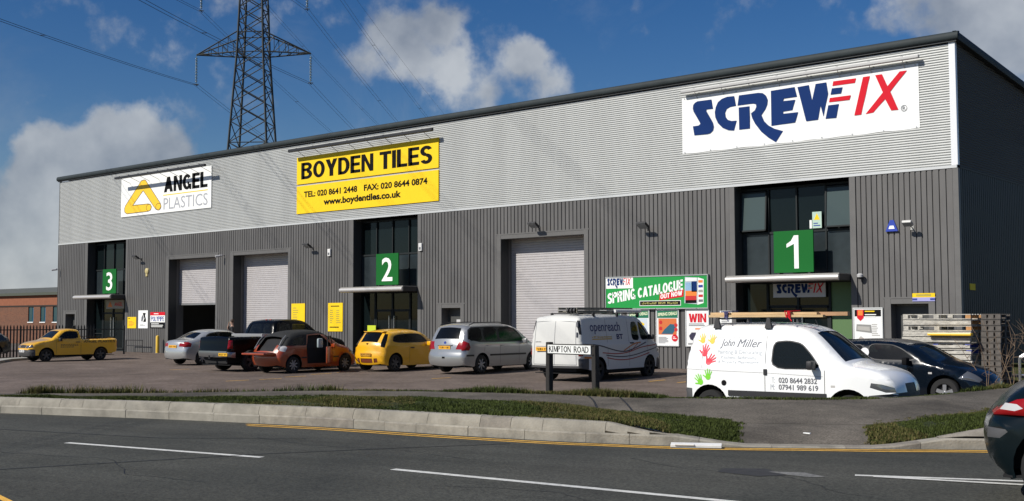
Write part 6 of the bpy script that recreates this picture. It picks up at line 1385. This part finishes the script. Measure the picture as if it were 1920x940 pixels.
# ================================================================== PERSON in front of the second bay
def skin_body(name, joints, edges, material, parent, lv=2):
    me = bpy.data.meshes.new(name); me.from_pydata([j[:3] for j in joints], edges, []); me.materials.append(material)
    o = bpy.data.objects.new(name, me); COL.objects.link(o); md = o.modifiers.new('s', 'SKIN'); md.use_smooth_shade = True
    for i, j in enumerate(joints): sv = me.skin_vertices[0].data[i]; sv.radius = (j[3], j[4] if len(j) > 4 else j[3]); sv.use_root = (i == 0)
    sb = o.modifiers.new('u', 'SUBSURF'); sb.levels = lv; sb.render_levels = lv
    dg = bpy.context.evaluated_depsgraph_get(); m2 = bpy.data.meshes.new_from_object(o.evaluated_get(dg)); o.modifiers.clear(); o.data = m2
    if not m2.materials: m2.materials.append(material)
    o.parent = parent; return o
e = empty('person', (-35.75, -.55, -.01), math.radians(-35), 'person in dark jacket and white shirt raising a hand beside the loading bay', 'person')
M_skin = mat('skin', (.42,.26,.19), .6); M_jacket = mat('dark_jacket', (.018,.018,.02), .8); M_shirt = mat('white_shirt', (.65,.65,.63), .8); M_jeans = mat('dark_jeans', (.03,.035,.05), .85)
J = [(0,0,.95,.13,.10),(0,0,1.2,.14,.10),(0,0,1.42,.12,.085),(0,0,1.53,.052),(0,-.02,1.64,.075,.09),(0,-.02,1.75,.07,.085),
     (-.19,0,1.42,.055),(-.30,-.03,1.16,.042),(-.16,-.22,1.38,.032),(-.07,-.16,1.60,.026),(-.06,-.15,1.66,.03,.016),
     (.19,0,1.42,.055),(.25,.0,1.14,.042),(.22,-.1,.92,.030),(.22,-.12,.84,.032,.018),
     (-.09,0,.88,.085),(-.10,-.01,.48,.058),(-.10,.02,.09,.042),(-.10,-.13,.05,.04,.03),(.10,0,.88,.085),(.12,-.02,.48,.058),(.13,.03,.09,.042),(.14,-.12,.05,.04,.03)]
Ed = [(0,1),(1,2),(2,3),(3,4),(4,5),(2,6),(6,7),(7,8),(8,9),(9,10),(2,11),(11,12),(12,13),(13,14),(0,15),(15,16),(16,17),(17,18),(0,19),(19,20),(20,21),(21,22)]
skin_body('body', J, Ed, M_skin, e)
g = 1.16
skin_body('jacket', [(0,.0,.90,.19,.15),(0,0,1.2,.20,.15),(0,0,1.43,.17,.12),(-.20,0,1.43,.08),(-.305,-.03,1.16,.072),(-.12,-.19,1.50,.056),(.20,0,1.43,.07),(.255,0,1.14,.056),(.225,-.1,.94,.045)], [(0,1),(1,2),(2,3),(3,4),(4,5),(2,6),(6,7),(7,8)], M_jacket, e)
skin_body('trousers', [(0,0,.93,.14,.11),(-.09,0,.86,.10),(-.10,-.01,.48,.075),(-.10,.02,.12,.06),(.10,0,.86,.10),(.12,-.02,.48,.075),(.13,.03,.12,.06)], [(0,1),(1,2),(2,3),(0,4),(4,5),(5,6)], M_jeans, e)
MB().add([(-.04, -.150, .98), (.05, -.150, .98), (.065, -.150, 1.3), (.03, -.13, 1.45), (-.03, -.13, 1.45), (-.05, -.150, 1.3)], [(0, 1, 2, 3, 4, 5)]).build('shirt', M_shirt, e)
m = MB(); m.lathe([(0, .105), (.05, .10), (.085, .06), (.092, 0), (.085, -.05), (.07, -.07)], 'z', (0, .005, 1.73), 16); m.build('hair', mat('brown_hair', (.05,.03,.02), .8), e, smooth=True)
for x in (-.03, .03): MB().lathe([(0, -.012), (.011, 0), (0, .012)], 'y', (x, -.10, 1.67), 8).build('eye', M_black, e)
MB().add([(-.012, -.10, 1.64), (.012, -.10, 1.64), (0, -.135, 1.635), (0, -.10, 1.68)], [(0, 1, 2), (0, 2, 3), (1, 3, 2)]).build('nose', M_skin, e)
for k in range(5):
    y = -.145-.004*k; MB().tube((-.075+.012*k, -.165, 1.655), (-.07+.012*k, -.15, 1.70+.004*(2-abs(2-k))), .0085, 6, .007).build('finger', M_skin, e)
MB().bevbox(-.075, -.045, -.155, -.13, 1.62, 1.75, .006).build('phone', mat('pale_phone', (.5,.5,.3), .4), e)
# ================================================================== LEFT: palisade fence, brick unit
f0 = Vector((-46.216, -9.049, 0)); f1 = Vector((-43.279, -1.99, 0)); dv = (f1-f0); Lf = dv.length
fen = empty('palisade_fence', (f0.x, f0.y, -.1), math.atan2(dv.y, dv.x), 'dark steel palisade fence running from the left edge across unit 3', 'fence')
M_fen = mat('dark_galv', (.035,.036,.034), .6, .4)
for z in (.3, 1.38): MB().box(0, Lf, .0, .04, z, z+.05).build('rail', M_fen, fen)
n = int(Lf/2.6)+1
for i in range(n+1): MB().box(Lf*i/n-.04, Lf*i/n+.04, .04, .12, -.1, 1.6).build('post', M_fen, fen)
pm0 = MB(); pm0.add([(-.035, 0, 0), (.035, 0, 0), (.035, 0, 1.55), (0, 0, 1.68), (-.035, 0, 1.55), (-.035, -.012, 0), (0, -.025, 0), (.035, -.012, 0)], [(0, 1, 2, 3, 4)]); pm0.box(-.035, .035, -.02, -.001, .05, 1.5)
first = None
for i in range(int(Lf/.155)):
    if i*.155 > Lf*.80: break
    if first is None: first = pm0.build('pale', M_fen, fen); first.location = (i*.155+.05, -.002, 0)
    else: c = first.copy(); COL.objects.link(c); c.parent = fen; c.location = (i*.155+.05, -.002, 0)
# brick unit far left
b0 = Vector((-159.0, 16.5, 0)); b1 = Vector((-85.356, 18.641, 0)); bd = (b1-b0); Lb = bd.length
bb = empty('brick_unit', (b0.x, b0.y, 0), math.atan2(bd.y, bd.x), 'low brown brick industrial unit with blue tinted windows beyond the left fence', 'building')
def brickmat():
    m = bpy.data.materials.new('brick'); m.use_nodes = True; t = m.node_tree; b = t.nodes['Principled BSDF']; b.inputs['Roughness'].default_value = .9
    c = N(t, 'ShaderNodeTexCoord'); mp = N(t, 'ShaderNodeMapping'); mp.inputs['Rotation'].default_value = (PI/2, 0, 0); L(t, c.outputs['Object'], mp.inputs['Vector'])
    k = N(t, 'ShaderNodeTexBrick'); k.inputs['Scale'].default_value = 2.2; k.inputs['Color1'].default_value = (.17,.065,.032,1); k.inputs['Color2'].default_value = (.12,.048,.027,1); k.inputs['Mortar'].default_value = (.2,.14,.1,1); k.inputs['Mortar Size'].default_value = .015
    L(t, mp.outputs[0], k.inputs['Vector']); L(t, k.outputs[0], b.inputs['Base Color']); return m
Mbr = brickmat(); M_roofs = mat('mossy_sheet_roof', (.10,.105,.09), .85, var=.25, vs=.6)
Hb = 4.15
m = MB(); wins = []
x = Lb-.6
wl = [(45.8, 47.01), (49.39, 50.55), (52.84, 53.96), (64.75, 65.73), (66.95, 67.91), (69.19, 70.13)]
wl.sort(); prevx = 0
zs0, zs1 = 1.62, 3.05
for a, b in wl+[(Lb, Lb)]:
    MB().box(prevx, a, 0, .3, -.5, zs1+.02).build('wall', Mbr, bb)
    if b > a: MB().box(a, b, 0, .3, -.5, zs0).build('wall', Mbr, bb)
    prevx = b
for a, b in wl:
    if b-a < .01: continue
    w_ = MB().box(a, b, .10, .14, zs0, zs1).build('window', mat('blue_reveal', (.02,.12,.20), .3), bb)
    MB().box(a+.06, b-.35*(b-a), .07, .098, zs0+.06, zs1-.05).build('pane', mat('dim_teal_glass', (.015,.06,.08), .08), w_); MB().box(a-.03, b+.03, -.06, .1, zs0-.08, zs0-.001).build('sill', M_white, w_)
MB().box(-.0, Lb, -.03, .3, zs1+.02, zs1+.16).build('lintel_band', mat('dark_band', (.03,.02,.015), .9), bb)
MB().box(0, Lb, .0, .3, zs1+.16, Hb).build('upper_wall', mat('brick_band', (.25,.09,.045), .9, var=.15, vs=3), bb)
MB().box(-.3, Lb+.2, -.3, .3, Hb, Hb+.26).build('gutter', mat('roof_gutter', (.07,.08,.06), .8), bb)
m = MB(); m.v = [(-.3, -.3, Hb+.26), (Lb+.2, -.3, Hb+.26), (Lb+.2, 12, Hb+1.35), (-.3, 12, Hb+1.35), (-.3, 24, Hb+.26), (Lb+.2, 24, Hb+.26)]; m.f = [(0, 1, 2, 3), (3, 2, 5, 4), (1, 5, 2)]; m.build('roof', M_roofs, bb)
MB().box(62.69, 62.89, 5, 5.3, Hb+.6, Hb+1.3).build('flue', M_fen, bb)
MB().box(0, Lb, 24, 24.2, -.5, Hb+.2).box(Lb-.1, Lb, .3, 24, -.5, Hb+.2).build('rear_wall', Mbr, bb)
# ================================================================== PYLON AND LINES
pc = Vector((-79.927, 33.691, 0))
py_rz = 2.22898     # local x along the line (away from the road), local y across (arms)
pyl = empty('pylon', (pc.x, pc.y, 1.85), py_rz, 'tall steel lattice electricity pylon rising behind the warehouse roof', 'pylon')
M_pyl = mat('pylon_steel', (.055,.06,.058), .6, .3, var=.3, vs=.8)
def half(z):
    zz = [-2.1, 17, 26.3, 31.6, 36, 42, 47]; hh = [3.25, 1.88, 1.30, 1.12, .95, .7, .1]; return float(np.interp(z, zz, hh))
cr_ = Matrix.Rotation(math.radians(0), 3, 'Z')
def corner(i, z): h = half(z); return Vector(((1, 1, -1, -1)[i]*h, (1, -1, -1, 1)[i]*h, z))
def bar(m, a, b, r): m.tube(a, b, r, 4, cap=False)
for i in range(4):
    m = MB(); zz = [-2.1, 8, 17, 26.3, 31.6, 36, 42, 46.5]
    for a, b in zip(zz, zz[1:]): bar(m, corner(i, a), corner(i, b), .115 if a < 30 else .085)
    m.build('leg', M_pyl, pyl)
levels = [0, 4.6, 8.6, 12.0, 14.9, 17.2, 19.3, 21.2, 23.0, 24.7, 26.3, 27.9, 29.4, 30.8, 32.2, 33.6, 35.0, 37, 39, 41, 43, 45]
for i in range(4):
    m = MB(); j = (i+1) % 4
    for k, (a, b) in enumerate(zip(levels, levels[1:])):
        bar(m, corner(i, a), corner(j, b), .052)
        bar(m, corner(j, a), corner(i, b), .052)
    for z in (17.2, 26.3, 28.3, 33.6, 35.4, 41): bar(m, corner(i, z), corner(j, z), .05)
    m.build('face_bracing', M_pyl, pyl)
arms = [(26.3, 28.4, 5.75), (33.75, 35.6, 5.35), (41, 42.7, 4.6)]
ins_pts = []
for (zl, zu, w_) in arms:
    for sg in (1, -1):
        m = MB(); tip = Vector((0, sg*w_, zl)); hl = half(zl); hu = half(zu)
        for q in (1, -1):
            A1 = Vector((q*hl, sg*hl, zl)); A2 = Vector((q*hu, sg*hu, zu)); bar(m, A1, tip, .07); bar(m, A2, tip, .07)
            for k in range(4):
                f1, f2 = k/4.3, (k+1)/4.3; P1 = A1.lerp(tip, f1); P2 = A2.lerp(tip, f2); P3 = A1.lerp(tip, f2); bar(m, P1, P2, .035); bar(m, P3, P2, .035)
        for k in range(5):
            f = k/5; a = Vector((hl, sg*hl, zl)).lerp(tip, f); b = Vector((-hl, sg*hl, zl)).lerp(tip, min(1, f+.2)); bar(m, a, b, .03); 
        m.build('crossarm', M_pyl, pyl)
        m = MB(); z = zl-.18; m.tube((0, sg*w_, zl), (0, sg*w_, zl-.3), .03, 6)
        for k in range(16): m.lathe([(.03, 0), (.13, -.035), (.135, -.055), (.03, -.08)], 'z', (0, sg*w_, zl-.32-k*.155), 10)
        m.tube((0, sg*w_, zl-.25), (0, sg*w_, zl-3.0), .028, 6); m.build('insulator', mat('insulator_glass', (.16,.22,.20), .25), pyl, smooth=40)
        m = MB(); m.tube((-.35, sg*w_, zl-3.02), (.35, sg*w_, zl-3.02), .05, 6); m.tube((0, sg*w_-.25, zl-2.95), (0, sg*w_+.25, zl-2.95), .04, 6); m.build('clamp', M_pyl, pyl)
        ins_pts.append((sg*w_, zl-3.02, ('lower', 'middle', 'upper')[[26.3, 33.75, 41].index(zl)], 'left' if sg > 0 else 'right'))
Rz = Matrix.Rotation(py_rz, 4, 'Z')
M_wire = mat('conductor', (.05,.052,.055), .5, .5)
Fdir = Vector((-.646, .764, 0)).normalized(); Rdir = Vector((.764, .646, 0)).normalized()
def span(m, P, d, S, sag, off, r):
    pts = []
    for k in range(37):
        s_ = S*k/36; z = -4*sag*(s_/S)*(1-s_/S); pts.append(P+d*s_+Vector((0, 0, z))+Rdir*off)
    for a, b in zip(pts, pts[1:]): m.tube(a, b, r, 4, cap=False)
    for k in (4, 8, 12, 16, 20):
        q = pts[k]; 
        if off < 0: m.tube(q, q+Rdir*(-2*off), .025, 4)
dn = (-(Fdir+Rdir*.045)).normalized(); df = (Fdir+Rdir*.10).normalized()
for (y, z, lv, sd) in ins_pts:
    P = pc+Rz.to_3x3() @ Vector((0, y, 0)); P.z = z+1.85; m = MB()
    for off in (-.2, .2): span(m, P, dn, 300, 8.5, off, .018); span(m, P, df, 300, 7.0, off, .018)
    o = m.build('power_line', M_wire); props(o, 'twin power conductor hung from the %s %s arm of the pylon' % (lv, sd), 'cable', 'power lines carried by the pylon')
m = MB(); P = pc.copy(); P.z = 48.4; span(m, P, dn, 300, 6, 0, .018); span(m, P, df, 300, 5, 0, .018); o = m.build('power_line', M_wire); props(o, 'single earth wire from the very top of the pylon', 'cable', 'power lines carried by the pylon')
